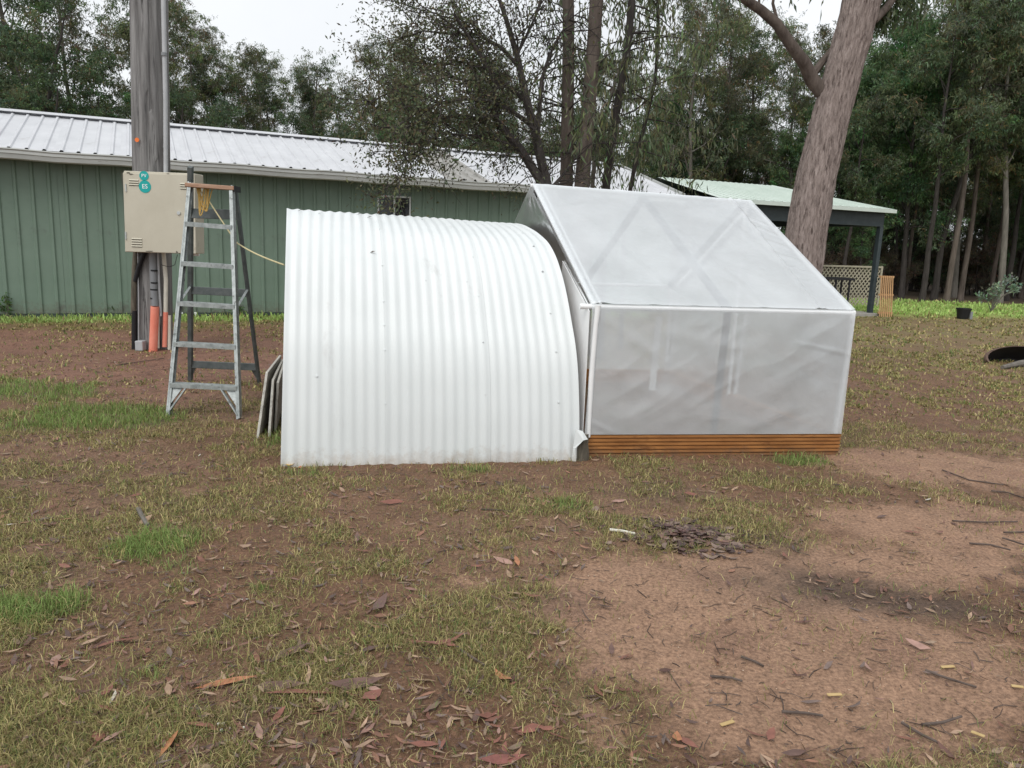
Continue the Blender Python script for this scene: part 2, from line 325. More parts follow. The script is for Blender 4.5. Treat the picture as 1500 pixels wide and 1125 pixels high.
LUSH = [(430, 694, .3, .12, .55), (520, 692, .3, .12, .55), (610, 690, .3, .12, .6), (700, 688, .3, .12, .6), (790, 686, .3, .12, .5), (900, 678, .25, .1, .4), (1180, 676, .3, .12, .5), (1420, 447, 7, 2.4, .9), (30, 572, .8, .6, 1.2), (110, 615, .6, .45, 1.0), (170, 610, .5, .4, 1.1), (230, 800, .3, .28, 1.0), (270, 840, .2, .15, .6), (70, 890, .28, .18, 1.0), (380, 862, .1, .1, .8), (200, 990, .16, .12, .8), (410, 640, .2, .4, .8), (1340, 452, 6, 1.8, 1.4), (1480, 455, 5, 2.0, 1.2), (1250, 455, 3, 2, 1.0), (1150, 672, .35, .25, .7), (840, 740, .25, .15, .6), (480, 790, .25, .2, .5), (590, 730, .3, .2, .4), (660, 760, .2, .2, .3), (1490, 890, .2, .15, .6), (540, 850, .2, .2, .4), (650, 1040, .25, .2, .4)]
SHED_A = g(0, 465); SHED_B = g(400, 462); SD = (SHED_B - SHED_A).normalized(); SHED_YAW = math.atan2(SD.y, SD.x)
SN = Vector((-SD.y, SD.x, 0))             # into the shed
def shed_v(x, y): return (x - SHED_A.x) * SN.x + (y - SHED_A.y) * SN.y
def masks(x, y):
    n1 = fbm(x * 0.9, y * 0.9, 3); n2 = fbm(x * 3.1, y * 3.1, 9); n3 = fbm(x * 9, y * 9, 21)
    bare = patches(x, y, BARE) * (0.55 + .7 * n1) + 1.0 * (n2 - 0.5) + 0.55 * (n3 - 0.5)
    wet = patches(x, y, WET) + 0.8 * (n1 - 0.5) + 0.5 * (n2 - 0.5)
    mul = patches(x, y, MULCH) + 0.5 * (n2 - 0.5)
    lush = patches(x, y, LUSH) + 0.8 * (n2 - 0.5) + 0.3 * (n1 - .5) + .5 * (n3 - .5)
    strip = np.exp(-((shed_v(x, y) + 0.5) / 0.55) ** 2) * (x < 3)
    lush = np.maximum(lush, strip * 1.3)
    bare = sstep(0.22, 0.95, bare) * (1 - strip); wet = sstep(0.1, 0.9, wet); mul = sstep(0.3, 0.9, mul) * (1 - 0.9 * sstep(.3, .8, lush)); lush = sstep(0.4, 1.0, lush)
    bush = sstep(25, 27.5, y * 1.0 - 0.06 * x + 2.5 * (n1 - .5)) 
    return bare, wet, mul, lush, bush, n1, n2, n3
# greenhouse and arch footprints keep grass away
GHL, GHR = g(857, 668), g(1228, 665); GD = (GHR - GHL).normalized(); TH = R(16.5); GP = Vector((-math.sin(TH), math.cos(TH), 0)); GDEP = 3.0
ARL, ARR = g(411, 684), g(848, 673)
def inside_fp(x, y):
    def quad(o, a, b, la, lb, x, y):
        det = a.x * b.y - a.y * b.x; dx = x - o.x; dy = y - o.y
        s = (dx * b.y - dy * b.x) / det; t = (a.x * dy - a.y * dx) / det
        return (s > -0.02) & (s < la) & (t > 0.0) & (t < lb)
    i1 = quad(GHL, GD, GP, (GHR - GHL).length, GDEP, x, y)
    i2 = quad(ARL, (ARR - ARL).normalized(), Vector((-math.sin(R(14)), math.cos(R(14)), 0)), (ARR - ARL).length, 2.8, x, y)
    return i1 | i2 | (shed_v(x, y) > -0.02) & (x < 4.2)

def ground_z(x, y):
    near = 1 / (1 + (np.maximum(y - 9, 0) / 4) ** 2)
    return (0.022 * (fbm(x * 1.3, y * 1.3, 40, 3) - .5) + 0.016 * (fbm(x * 7, y * 7, 50, 3) - .5) + 0.015 * (fbm(x * 20, y * 20, 60, 2) - .5)) * near - 0.002

def axis(a, b, st, lo, hi, gr):
    c = list(np.arange(a, b + 1e-6, st)); s = st
    while c[-1] < hi: s *= gr; c.append(c[-1] + s)
    s = st; pre = []; v = a
    while v > lo: s *= gr; v -= s; pre.append(v)
    return np.array(pre[::-1] + c)
gx = axis(-4.0, 5.5, 0.026, -220, 220, 1.09); gy = axis(1.7, 8.0, 0.026, -40, 320, 1.07)
X, Y = np.meshgrid(gx, gy); x = X.ravel(); y = Y.ravel()
bare, wet, mul, lush, bush, n1, n2, n3 = masks(x, y)
def lerp3(a, b, t): return a * (1 - t[:, None]) + np.asarray(b)[None, :] * t[:, None]
c = np.tile(np.array([0.165, 0.093, 0.056]), (len(x), 1))
c = lerp3(c, (0.225, 0.142, 0.092), sstep(.45, .7, n1) * 0.5)
c = lerp3(c, (0.165, 0.135, 0.06), sstep(.4, .75, n2) * 0.45)
c = lerp3(c, (0.215, 0.115, 0.084), mul * 0.75)
c = lerp3(c, (0.335, 0.208, 0.138), bare * 0.85)
c = lerp3(c, (0.24, 0.138, 0.096), bare * sstep(.45, .75, n2) * 0.6)
c = lerp3(c, (0.072, 0.056, 0.045), wet * 0.62 * (1 - 0.35 * bare))
c = lerp3(c, (0.11, 0.115, 0.05), lush * 0.45)
far = sstep(9, 16, y) * (1 - bush); c = lerp3(c, (0.215, 0.18, 0.09), far * (1 - lush) * (1 - mul) * (0.45 + .5 * sstep(.4, .6, n2)))
c = lerp3(c, (0.26, 0.33, 0.09), far * lush * 0.8)
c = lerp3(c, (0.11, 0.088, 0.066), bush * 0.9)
c *= (1 + (0.60 - .35 * bare) * (n3 - .5))[:, None]
nx = len(gx); ny = len(gy); ii, jj = np.meshgrid(np.arange(nx - 1), np.arange(ny - 1)); b0 = (jj * nx + ii).ravel()
fcs = np.stack([b0, b0 + 1, b0 + nx + 1, b0 + nx], 1)
M_ground = mat('soil', (0.52, 0.50, 0.48), (1.45, 1.44, 1.42), scale=60, rough=0.62, bump=1.0, bscale=70, attr=True, detail=10, spec=0.25, bdist=0.012)
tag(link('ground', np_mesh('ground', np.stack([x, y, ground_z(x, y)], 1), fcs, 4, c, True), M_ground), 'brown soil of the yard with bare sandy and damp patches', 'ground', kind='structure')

# ------------------------------------------------------------------ grass, litter, twigs
def polar_sample(n, ymin, ymax, power):
    # points inside the view wedge, denser near the eye
    u = RNG.random(n); yy = (ymin ** (1 - power) + u * (ymax ** (1 - power) - ymin ** (1 - power))) ** (1 / (1 - power))
    xx = (RNG.random(n) * 2 - 1) * 0.80 * (yy + 0.4)
    m = RNG.random(n) < 0.24; sg = np.sign(RNG.random(n) - .5); xx = np.where(m, sg * (0.80 * (yy + 0.4) + 2.0 * RNG.random(n)), xx); return xx, yy      # the yard goes on beside the view
def make_grass(n, ymin, ymax, power, wscale):
    x, y = polar_sample(n, ymin, ymax, power)
    # pull some blades into tufts
    k = n // 14; cx, cy = polar_sample(k, ymin, ymax, power); idx = RNG.integers(0, k, n); tuft = RNG.random(n) < 0.7
    sp = 0.022 + 0.028 * RNG.random(k)
    x = np.where(tuft, cx[idx] + RNG.normal(size=n) * sp[idx], x); y = np.where(tuft, cy[idx] + RNG.normal(size=n) * sp[idx], y)
    bare, wet, mul, lush, bush, n1, n2, n3 = masks(x, y)
    dens = (0.13 + 1.05 * sstep(.40, .62, n2)) * (0.55 + 0.75 * sstep(.35, .6, n1)) * (1 - 0.95 * bare) * (1 - 0.80 * mul) * (1 - 0.45 * wet) + 0.62 * lush * (0.35 + 1.1 * sstep(.4, .6, n3))
    dens = dens * (1 - 0.62 * sstep(.25, .8, patches(x, y, SPARSE))) * (1 - bush) * (1 - inside_fp(x, y))
    keep = RNG.random(n) < dens; x = x[keep]; y = y[keep]; lush = lush[keep]; n = len(x); n1 = n1[keep]; mul = mul[keep]; farv = sstep(9, 15, y)
    hgt = (0.016 + 0.046 * RNG.random(n) ** 1.6) * (1 + 0.8 * lush) * (1 + 0.35 * farv)
    wd = (0.0008 + 0.0010 * RNG.random(n)) * wscale * (1 + 0.22 * (y - 2))
    az = RNG.random(n) * 2 * np.pi; ln = (0.25 + 2.0 * RNG.random(n) ** 1.4) * (1 - 0.45 * lush); hgt = hgt * (1.1 - 0.22 * ln).clip(.55, 1.1); dx = np.cos(az); dy = np.sin(az)
    green = np.array([0.14, 0.19, 0.06]); olive = np.array([0.30, 0.28, 0.105]); straw = np.array([0.50, 0.42, 0.20]); brown = np.array([0.22, 0.15, 0.085])
    q = RNG.random(n)[:, None]; col_ = np.where(q < 0.42, olive, np.where(q < 0.66, straw, np.where(q < 0.84, brown, green)))
    lg = (RNG.random(n) < lush * 0.85)[:, None]; lgc = np.array([0.215, 0.30, 0.09]) * (1 + farv[:, None] * 0.9)
    col_ = np.where(lg, lgc, col_) * (0.75 + 0.5 * RNG.random(n))[:, None]
    z = ground_z(x, y); P = np.stack([x, y, z - 0.003], 1); H3 = np.stack([np.zeros(n), np.zeros(n), hgt], 1)
    out_ = np.stack([dx, dy, np.zeros(n)], 1) * (hgt * ln)[:, None]; side = np.stack([-dy, dx, np.zeros(n)], 1) * wd[:, None]
    rot = RNG.random(n) * 2 * np.pi; side = np.stack([np.cos(rot), np.sin(rot), np.zeros(n)], 1) * wd[:, None]
    v = np.empty((n, 5, 3)); v[:, 0] = P - side; v[:, 1] = P + side
    mid = P + out_ * 0.35 + H3 * 0.62; v[:, 2] = mid + side * 0.75; v[:, 3] = mid - side * 0.75; v[:, 4] = P + out_ + H3 * (1.0 - 0.35 * ln[:, None].clip(0, 1))
    base = np.arange(n)[:, None] * 5
    tris = np.concatenate([base + np.array([[0, 1, 2]]), base + np.array([[0, 2, 3]]), base + np.array([[3, 2, 4]])], 1)
    return np_mesh('grass', v.reshape(-1, 3), tris, 3, np.repeat(col_, 5, axis=0))
tag(link('grass', make_grass(720000, 1.75, 12.5, 1.35, 1.0), M_grass), 'short wispy olive grass growing in tufts over the yard soil', 'grass', kind='stuff')
tag(link('lawn_grass', make_grass(260000, 7.5, 27.0, 0.9, 2.6), M_grass), 'thin lawn grass reaching from the yard to the bush edge', 'grass', kind='stuff')

LEAFCOL = np.array([[0.17, 0.075, 0.05], [0.12, 0.06, 0.045], [0.24, 0.12, 0.075], [0.26, 0.18, 0.12], [0.09, 0.055, 0.045], [0.33, 0.22, 0.15], [0.20, 0.11, 0.085], [0.14, 0.10, 0.085]])
def leaf_shapes(P, L, W, az, colors, lift=0.004):
    # lens shaped leaf, six points, slightly folded and curled
    n = len(P); d = np.stack([np.cos(az), np.sin(az), RNG.normal(size=n) * 0.12], 1); d = unit(d)
    s = np.stack([-np.sin(az), np.cos(az), RNG.normal(size=n) * 0.25], 1); s = unit(s); u = np.cross(d, s)
    L = L[:, None]; W = W[:, None]; cur = (RNG.random(n)[:, None] - 0.2) * 0.16 * L; bend = RNG.normal(size=n)[:, None] * 0.12 * L
    v = np.empty((n, 6, 3)); P = P + np.array([0, 0, lift])
    v[:, 0] = P - d * L / 2 + u * cur; v[:, 1] = P - d * L * 0.12 + s * (W / 2 + bend * .4); v[:, 2] = P + d * L * 0.22 + s * (W * 0.38 + bend)
    v[:, 3] = P + d * L / 2 + u * cur + s * bend * 1.2; v[:, 4] = P + d * L * 0.22 + s * (bend - W * 0.38); v[:, 5] = P - d * L * 0.12 - s * (W / 2 - bend * .4)
    base = np.arange(n)[:, None] * 6
    q = np.concatenate([base + np.array([[0, 5, 1]]), base + np.array([[1, 5, 4]]), base + np.array([[1, 4, 2]]), base + np.array([[2, 4, 3]])], 1)
    return v.reshape(-1, 3), q, np.repeat(colors, 6, axis=0)
def litter(n, ymin, ymax, power, smin, smax, mulch_bias):
    x, y = polar_sample(n, ymin, ymax, power); bare, wet, mul, lush, bush, n1, n2, n3 = masks(x, y)
    dens = (0.30 + 0.45 * sstep(.4, .7, n3)) * (1 - 0.85 * bare) * (1 - 0.75 * lush) * (1 - bush) + mulch_bias * mul
    keep = (RNG.random(n) < dens) & ~inside_fp(x, y); x = x[keep]; y = y[keep]; n = len(x)
    L = smin + (smax - smin) * RNG.random(n) ** 2.2; W = L * (0.14 + 0.16 * RNG.random(n))
    ccc = LEAFCOL[RNG.integers(0, len(LEAFCOL), n)] * (0.7 + 0.55 * RNG.random(n))[:, None]
    pale = RNG.random(n) < 0.003; ccc[pale] = [0.5, 0.46, 0.4]
    return leaf_shapes(np.stack([x, y, ground_z(x, y) + 0.002 + 0.01 * RNG.random(n)], 1), L, W, RNG.random(n) * 6.283, ccc)
v, q, cc = litter(48000, 1.75, 13.5, 1.02, 0.012, 0.085, 1.2)
tag(link('leaf_litter', np_mesh('leaf_litter', v, q, 3, cc), M_litter), 'scattered dry brown gum leaves and bark flakes over the ground', 'leaf litter', kind='stuff')
RNG2 = np.random.default_rng(99)
v, q, cc = litter(64000, 1.75, 9.0, 1.3, 0.004, 0.024, 1.0)
tag(link('soil_crumbs', np_mesh('soil_crumbs', v, q, 3, cc * 0.62), M_litter), 'small dark crumbs of bark and soil on the ground', 'crumbs', kind='stuff')
# thin twigs
def twig_stuff(n, ymax=11):
    x, y = polar_sample(n, 1.9, ymax, 1.15); k = ~inside_fp(x, y); x = x[k]; y = y[k]; n = len(x)
    L = 0.02 + 0.11 * RNG.random(n) ** 3; az = RNG.random(n) * 6.283; rr = 0.0009 + 0.0016 * RNG.random(n)
    d = np.stack([np.cos(az), np.sin(az), RNG.normal(size=n) * 0.06], 1); s = np.stack([-np.sin(az), np.cos(az), 0 * az], 1)
    P = np.stack([x, y, ground_z(x, y) + 0.006], 1); B = s * RNG.normal(size=(n, 1)) * 0.12 * L[:, None]
    v = np.empty((n, 9, 3))
    for i, t in enumerate((-.5, 0, .5)):
        c_ = P + d * (L * t)[:, None] + (B if i == 1 else 0)
        for k_ in range(3):
            a = 2.094 * k_; v[:, i * 3 + k_] = c_ + s * (rr * math.cos(a))[:, None] + np.array([0, 0, 1]) * (rr * math.sin(a))[:, None]
    base = np.arange(n)[:, None] * 9; fl = []
    for i in range(2):
        for k_ in range(3): fl.append(base + np.array([[i * 3 + k_, i * 3 + (k_ + 1) % 3, i * 3 + 3 + (k_ + 1) % 3, i * 3 + 3 + k_]]))
    return np_mesh('twig_litter', v.reshape(-1, 3), np.concatenate(fl, 1), 4)
tag(link('twig_litter', twig_stuff(3000), M_twig), 'fine dark twigs strewn thinly over the yard ground', 'twigs', kind='stuff')
# pale grit
def grit(n):
    x, y = polar_sample(n, 1.9, 9, 1.3); bare = masks(x, y)[0]; k = (RNG.random(n) < 0.25 + 0.7 * bare) & ~inside_fp(x, y); x = x[k]; y = y[k]; n = len(x)
    r_ = 0.0012 + 0.004 * RNG.random(n) ** 4; P = np.stack([x, y, ground_z(x, y) + r_ * .5], 1)
    oct_ = np.array([[1, 0, 0], [0, 1, 0], [-1, 0, 0], [0, -1, 0], [0, 0, .8], [0, 0, -.8]])
    v = P[:, None, :] + oct_[None] * r_[:, None, None] * (0.7 + 0.6 * RNG.random((n, 6, 1)))
    f = np.array([[0, 1, 4], [1, 2, 4], [2, 3, 4], [3, 0, 4], [1, 0, 5], [2, 1, 5], [3, 2, 5], [0, 3, 5]]).ravel()
    cc = np.array([0.32, 0.24, 0.18]) * (0.5 + 1.3 * RNG.random((n, 1)) ** 2)
    return np_mesh('grit', v.reshape(-1, 3), (np.arange(n)[:, None] * 6 + f[None]), 3, np.repeat(cc, 6, axis=0))
tag(link('grit', grit(9000), M_litter), 'small pale grit grains lying on the bare sandy soil', 'grit', kind='stuff')
# ------------------------------------------------------------------ green shed
def ribbed_sheet(name, width, p0, p1, pitch, h, nrm, m, rib=0.05, subdiv=1):
    # sheet spanning u 0..width, running from p0 to p1 (v,z), ribs raised along nrm (v,z)
    prof = []
    for k in range(int(round(width / pitch))):
        a = k * pitch
        prof += [(a, 0), (a + pitch / 2 - rib, 0), (a + pitch / 2 - rib * 0.45, h), (a + pitch / 2 + rib * 0.45, h), (a + pitch / 2 + rib, 0)]
    prof.append((width + 0.004, 0.0))
    mb = MB(); vs = []; n = len(prof)
    for (v_, z_) in (p0, p1):
        for (u_, hh) in prof: vs.append((u_, v_ + nrm[0] * hh, z_ + nrm[1] * hh))
    mb.add(vs, [(i, i + 1, n + i + 1, n + i) for i in range(n - 1)])
    me = bpy.data.meshes.new(name); me.from_pydata(mb.v, [], mb.f); me.materials.append(m); me.update(); return me

shed = empty('garden_shed', SHED_A, SHED_YAW)
tag(shed, 'long green ribbed steel shed with white ribbed metal roof', 'shed')
U0, NSH, SW = -3.84, 18, 0.96; U1 = U0 + NSH * SW
EV, EZ, RV, RZ, WT = -0.34, 2.70, 2.5, 3.555, 2.66
sl = math.hypot(RV - EV, RZ - EZ); rn = (-(RZ - EZ) / sl, (RV - EV) / sl)
wsh = ribbed_sheet('wall_sheet', SW, (0, 0.06), (0, WT), 0.24, 0.028, (-1, 0), M_green, rib=0.035)
rsh = ribbed_sheet('roof_sheet', SW, (EV, EZ), (RV, RZ), 0.24, 0.026, rn, M_zinc, rib=0.034)
rsg = ribbed_sheet('roof_sheet', SW, (EV, EZ), (RV, RZ), 0.24, 0.036, rn, M_zgrey, rib=0.034)  # skylight sheet, given an opaque grey colour
rbk = ribbed_sheet('roof_sheet', SW, (2 * RV - EV, EZ), (RV, RZ), 0.24, 0.036, (-rn[0], rn[1]), M_zinc, rib=0.034)
for k in range(NSH):
    for nm, me in (('wall_sheet', wsh), ('roof_sheet', rsg if k == 12 else rsh), ('roof_sheet', rbk)):
        o = link(nm, me, None, shed); o.location = (U0 + k * SW, 0, 0.0015 * (k % 2))
        if me is rsg: o['label'] = 'dull grey translucent skylight sheet'
MB().box(U0, U1, 2 * RV, 2 * RV + 0.03, 0.0, WT).build('back_wall', M_green, shed, world=False)
for uu in (U0 - 0.03, U1):
    MB().add([(uu + dx, v_, z_) for dx in (0, 0.03) for (v_, z_) in ((0.03, 0), (2 * RV, 0), (2 * RV, WT + .03), (RV, RZ - 0.03), (0.03, WT + .03))],
             [(0, 1, 2, 3, 4), (9, 8, 7, 6, 5)] + [(i, (i + 1) % 5, 5 + (i + 1) % 5, 5 + i) for i in range(5)]).build('gable_wall', M_green, shed, world=False)
MB().box(U0, U1, -0.012, 5.0, 0.0, 0.055).build('floor_slab', M_greend, shed, world=False)
# gutter: rolled metal profile with a bead
gp = [(EV + 0.02, EZ - 0.005), (EV - 0.01, EZ - 0.0), (EV - 0.125, EZ + 0.005), (EV - 0.135, EZ - 0.012), (EV - 0.12, EZ - 0.03), (EV - 0.128, EZ - 0.075), (EV - 0.118, EZ - 0.085), (EV - 0.112, EZ - 0.15), (EV - 0.09, EZ - 0.165), (EV + 0.01, EZ - 0.165), (EV + 0.02, EZ - 0.165)]
vs = []; nu = 37
for i in range(nu):
    u_ = U0 + (U1 - U0) * i / (nu - 1); wob = 0.008 * math.sin(i * 1.7) + 0.006 * random.random()
    vs += [(u_, a, b - 0.012 + wob) for a, b in gp]
n = len(gp)
gut = MB().add(vs, [(i * n + j, i * n + j + 1, (i + 1) * n + j + 1, (i + 1) * n + j) for i in range(nu - 1) for j in range(n - 1)]).build('gutter', M_gutter, shed, world=False)
gut['label'] = 'weathered grey gutter along the eave'
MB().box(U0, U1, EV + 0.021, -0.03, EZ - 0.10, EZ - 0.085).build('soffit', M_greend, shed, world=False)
MB().add([(u_, v_, z_) for u_ in (U0 - .02, U1 + .02) for v_, z_ in ((RV - 0.17, RZ + 0.005), (RV - 0.165, RZ + 0.018), (RV, RZ + 0.068), (RV + 0.165, RZ + 0.018), (RV + 0.17, RZ + 0.005))],
         [(i, i + 1, 5 + i + 1, 5 + i) for i in range(4)]).build('ridge_cap', M_zinc, shed, world=False)
for uu in (U0 - 0.045, U1 + 0.005):
    MB().add([(uu + d_, v_, z_) for d_ in (0, 0.04) for v_, z_ in ((EV, EZ - .06), (EV, EZ + .055), (RV, RZ + .055), (RV, RZ - .06))], [(0, 1, 2, 3), (7, 6, 5, 4), (0, 4, 5, 1), (1, 5, 6, 2), (2, 6, 7, 3), (3, 7, 4, 0)]).build('barge_flashing', M_gutter, shed, world=False)
# window
wn = MB(); a0, a1, z0, z1, fr = 6.36, 7.04, 1.42, 2.34, 0.035
for (p, q_, r_, s_) in ((a0, a1, z1 - fr, z1), (a0, a1, z0, z0 + fr), (a0, a0 + fr, z0 + fr, z1 - fr), (a1 - fr, a1, z0 + fr, z1 - fr), ((a0 + a1) / 2 - fr / 2, (a0 + a1) / 2 + fr / 2, z0 + fr, z1 - fr)):
    wn.box(p, q_, -0.055, 0.02, r_, s_)
win = wn.build('window', M_alu, shed, bevel=0.004, world=False)
for p, q_ in ((a0 + fr, (a0 + a1) / 2 - fr / 2), ((a0 + a1) / 2 + fr / 2, a1 - fr)):
    MB().box(p, q_, -0.036, -0.03, z0 + fr, z1 - fr).build('pane', M_glass, win, world=False)

# ------------------------------------------------------------------ pale green roofed veranda building
EVZ, RGZ = 2.66, 3.22
Ec, El = g(1312, 307, EVZ), g(1062, 290, EVZ); vd = (Ec - El).normalized(); vn = Vector((-vd.y, vd.x, 0))
SEND = SHED_A + SD * 13.75
Eleft = Ec - vd * ((Ec - SEND).dot(SD) / vd.dot(SD)); LV = (Ec - Eleft).length
Rr = g(1162, 275, RGZ); dper = (Rr - Ec).dot(vn); Rr2 = Ec - vd * 1.9 + vn * dper; Rr2.z = RGZ
Rl = Eleft + vn * dper; Rl = Rl - vd * ((Rl - SEND).dot(SD) / vd.dot(SD)); Rl.z = RGZ
Bc = Ec + vn * dper * 2; Bl = Eleft + vn * dper * 2
ver = empty('veranda_building', (Ec.x, Ec.y, 0)); tag(ver, 'veranda with pale mint green hip roof on dark posts', 'veranda')
# ribbed roof planes: strips with thin ribs
def roof_plane(name, a, b, c_, d_, step=0.25):      # a,b eave ends; d_,c_ ridge ends
    mb = MB(); up_ = (b - a).cross(d_ - a).normalized();
    if up_.z < 0: up_ = -up_
    mb.add([a, b, c_, d_], [(0, 1, 2, 3)])
    n = int((b - a).length / step)
    for i in range(1, n):
        t = i / n; p = a.lerp(b, t) ; q_ = d_.lerp(c_, t) if (d_ - c_).length > 0.01 else d_
        mb.bar(p + up_ * 0.008, q_ + up_ * 0.008, 0.05, 0.022, up_)
    return mb.build(name, M_paleroof, ver)
roof_plane('roof_plane', Eleft, Ec, Rr2, Rl); roof_plane('roof_plane', Bl, Bc, Rr2, Rl); roof_plane('roof_plane', Ec, Bc, Rr2, Rr2)
def off(p, a, b, c_=0): return Vector((p.x, p.y, 0)) + vd * a + vn * b + Vector((0, 0, c_))
MB().hexa([off(Eleft, 0, -0.02, EVZ - .09), off(Ec, .03, -0.02, EVZ - .09), off(Ec, .03, 0.06, EVZ - .09), off(Eleft, 0, 0.06, EVZ - .09), off(Eleft, 0, -0.02, EVZ - .004), off(Ec, .03, -0.02, EVZ - .004), off(Ec, .03, 0.06, EVZ - .004), off(Eleft, 0, 0.06, EVZ - .004)]).build('gutter', M_paleroof, ver)
MB().hexa([off(Ec, -.03, 0.065, EVZ - .09), off(Ec, .03, 0.065, EVZ - .09), off(Bc, .03, 0, EVZ - .09), off(Bc, -.03, 0, EVZ - .09), off(Ec, -.03, .065, EVZ - .004), off(Ec, .03, .065, EVZ - .004), off(Bc, .03, 0, EVZ - .004), off(Bc, -.03, 0, EVZ - .004)]).build('gutter', M_paleroof, ver)
PB = Vector((g(1284, 462).x, g(1284, 462).y, 0)); inset = (PB - Vector((Ec.x, Ec.y, 0)))
ia, ib = inset.dot(vd), inset.dot(vn); ib = max(0.12, min(ib, 0.5)); ia = min(-0.12, max(ia, -0.45))
MB().hexa([off(p, a, b, z) for z in (EVZ - .42, EVZ - .10) for p, a, b in ((Eleft, 0, ib - .05), (Ec, ia + .05, ib - .05), (Ec, ia + .05, ib + .05), (Eleft, 0, ib + .05))]).build('beam', M_dark, ver)
MB().hexa([off(p, a, b, z) for z in (EVZ - .42, EVZ - .10) for p, a, b in ((Ec, ia - .05, ib + .053), (Ec, ia + .05, ib + .053), (Bc, ia + .05, -.3), (Bc, ia - .05, -.3))]).build('beam', M_dark, ver)
for (a, b) in ((ia, ib), (-LV + .3, ib), (ia, 2 * dper - .35)):
    pc = off(Ec, a, b)
    MB().hexa([pc + vd * i + vn * j + Vector((0, 0, z)) for z in (0.0, EVZ - .421) for i, j in ((-.055, -.055), (.055, -.055), (.055, .055), (-.055, .055))]).build('post', M_dark, ver)
# ceiling under the roof and a pale inner wall far left
MB().hexa([off(p, a, b, z) for z in (EVZ - .099, EVZ - .085) for p, a, b in ((Eleft, 0, .07), (Ec, -.05, .07), (Bc, -.05, -.05), (Bl, 0, -.05))]).build('ceiling', M_dark, ver)
MB().hexa([off(Ec, a, b, z) for z in (0.0, EVZ - .43) for a, b in ((-LV + .4, ib + .9), (-3.2, ib + .9), (-3.2, ib + 1.0), (-LV + .4, ib + 1.0))]).build('wall', M_pvc, ver)
slab = MB().hexa([off(p, a, b, z) for z in (-.05, .07) for p, a, b in ((Eleft, 0, .05), (Ec, 0, .05), (Bc, 0, -.1), (Bl, 0, -.1))]).build('floor_slab', M_concrete, ver)
# lattice panel
la, lb = g(1180, 449), g(1284, 449); la.z = lb.z = 0
lat = empty('lattice_fence', la); tag(lat, 'pale timber diagonal lattice fence panel behind the veranda post', 'fence')
ld = (lb - la); LL = ld.length; ld.normalize(); ln_ = Vector((-ld.y, ld.x, 0)); LH = 1.12
m1, m2 = MB(), MB(); st = 0.15
for mb_, sg, dv in ((m1, 1, 0.0), (m2, -1, 0.012)):
    k = -LH
    while k < LL + LH:
        t0, t1 = (k, k + LH) if sg > 0 else (k + LH, k); pts = []
        p0, p1 = Vector((t0, 0, 0)), Vector((t1, 0, LH))
        s0, s1 = 0.0, 1.0; dx = p1.x - p0.x
        for lim, sgn in ((0, 1), (LL, -1)):
            f0 = (p0.x - lim) * sgn; f1 = (p1.x - lim) * sgn
            if f0 < 0 and f1 < 0: s0 = 2; break
            if f0 < 0: s0 = max(s0, f0 / (f0 - f1))
            if f1 < 0: s1 = min(s1, f0 / (f0 - f1))
        if s1 - s0 > 0.03:
            A_ = p0.lerp(p1, s0); B_ = p0.lerp(p1, s1)
            mb_.bar(la + ld * A_.x + ln_ * dv + Vector((0, 0, A_.z + .04)), la + ld * B_.x + ln_ * dv + Vector((0, 0, B_.z + .04)), 0.010, 0.034, (0, 0, 1))
        k += st
m1.build('lattice_strips', M_latt, lat)['kind'] = 'stuff'; m2.build('lattice_strips', M_latt, lat)['kind'] = 'stuff'
for z in (0.035, LH + .05): MB().bar(la - ld * .02 + Vector((0, 0, z)) - ln_ * .02, lb + ld * .02 + Vector((0, 0, z)) - ln_ * .02, 0.03, 0.05).build('rail', M_latt, lat)
for p in (la, lb): MB().bar(p - ln_ * .02 + Vector((0, 0, 0)), p - ln_ * .02 + Vector((0, 0, LH + .08)), 0.05, 0.05).build('stile', M_latt, lat)
# black metal bench frame beside the veranda
bt0, bt1 = at(1192, 405, 18.2), at(1253, 408, 18.2)
be = empty('metal_table', (bt1.x, bt1.y, 0.07)); tag(be, 'black metal frame table on the veranda in front of the lattice', 'table')
bz = bt1.z
MB().hexa([(bt0.x - 1.0, bt0.y, bz - .05), (bt1.x, bt1.y, bz - .05), (bt1.x, bt1.y + .6, bz - .05), (bt0.x - 1.0, bt0.y + .6, bz - .05), (bt0.x - 1.0, bt0.y, bz), (bt1.x, bt1.y, bz), (bt1.x, bt1.y + .6, bz), (bt0.x - 1.0, bt0.y + .6, bz)]).build('table_top', M_black, be)
for xx in (bt1.x - 0.1, bt1.x - .42, bt0.x - .9):
    for dy in (0.05, 0.5): MB().bar((xx, bt1.y + dy, 0.06), (xx, bt1.y + dy, bz - .049), 0.035, 0.035).build('leg', M_black, be)
# wooden slatted panel leaning beside the post
s0, s1 = g(1287, 464), g(1309, 465); sl_ = empty('slatted_panel', s0); tag(sl_, 'upright orange timber slatted panel propped beside the dark veranda post', 'panel')
sdv = Vector((s1.x - s0.x, 0.05, 0)); wv = sdv.length; sdv.normalize(); lean = Vector((0.02, 0.22, 0))
for i in range(7):
    p = s0 + sdv * (wv * (i + .5) / 7); MB().bar(p + Vector((0, 0, 0)) , p + lean * 1.0 + Vector((0, 0, 1.02)), 0.026, 0.02, (0, 1, 0)).build('slat', M_slat, sl_)
for z in (0.10, 0.55, 1.0):
    p = s0 + lean * (z / 1.02) + Vector((0, 0.02, z)); MB().bar(p - sdv * .02, p + sdv * (wv + .02), 0.022, 0.05).build('rail', M_slat, sl_)

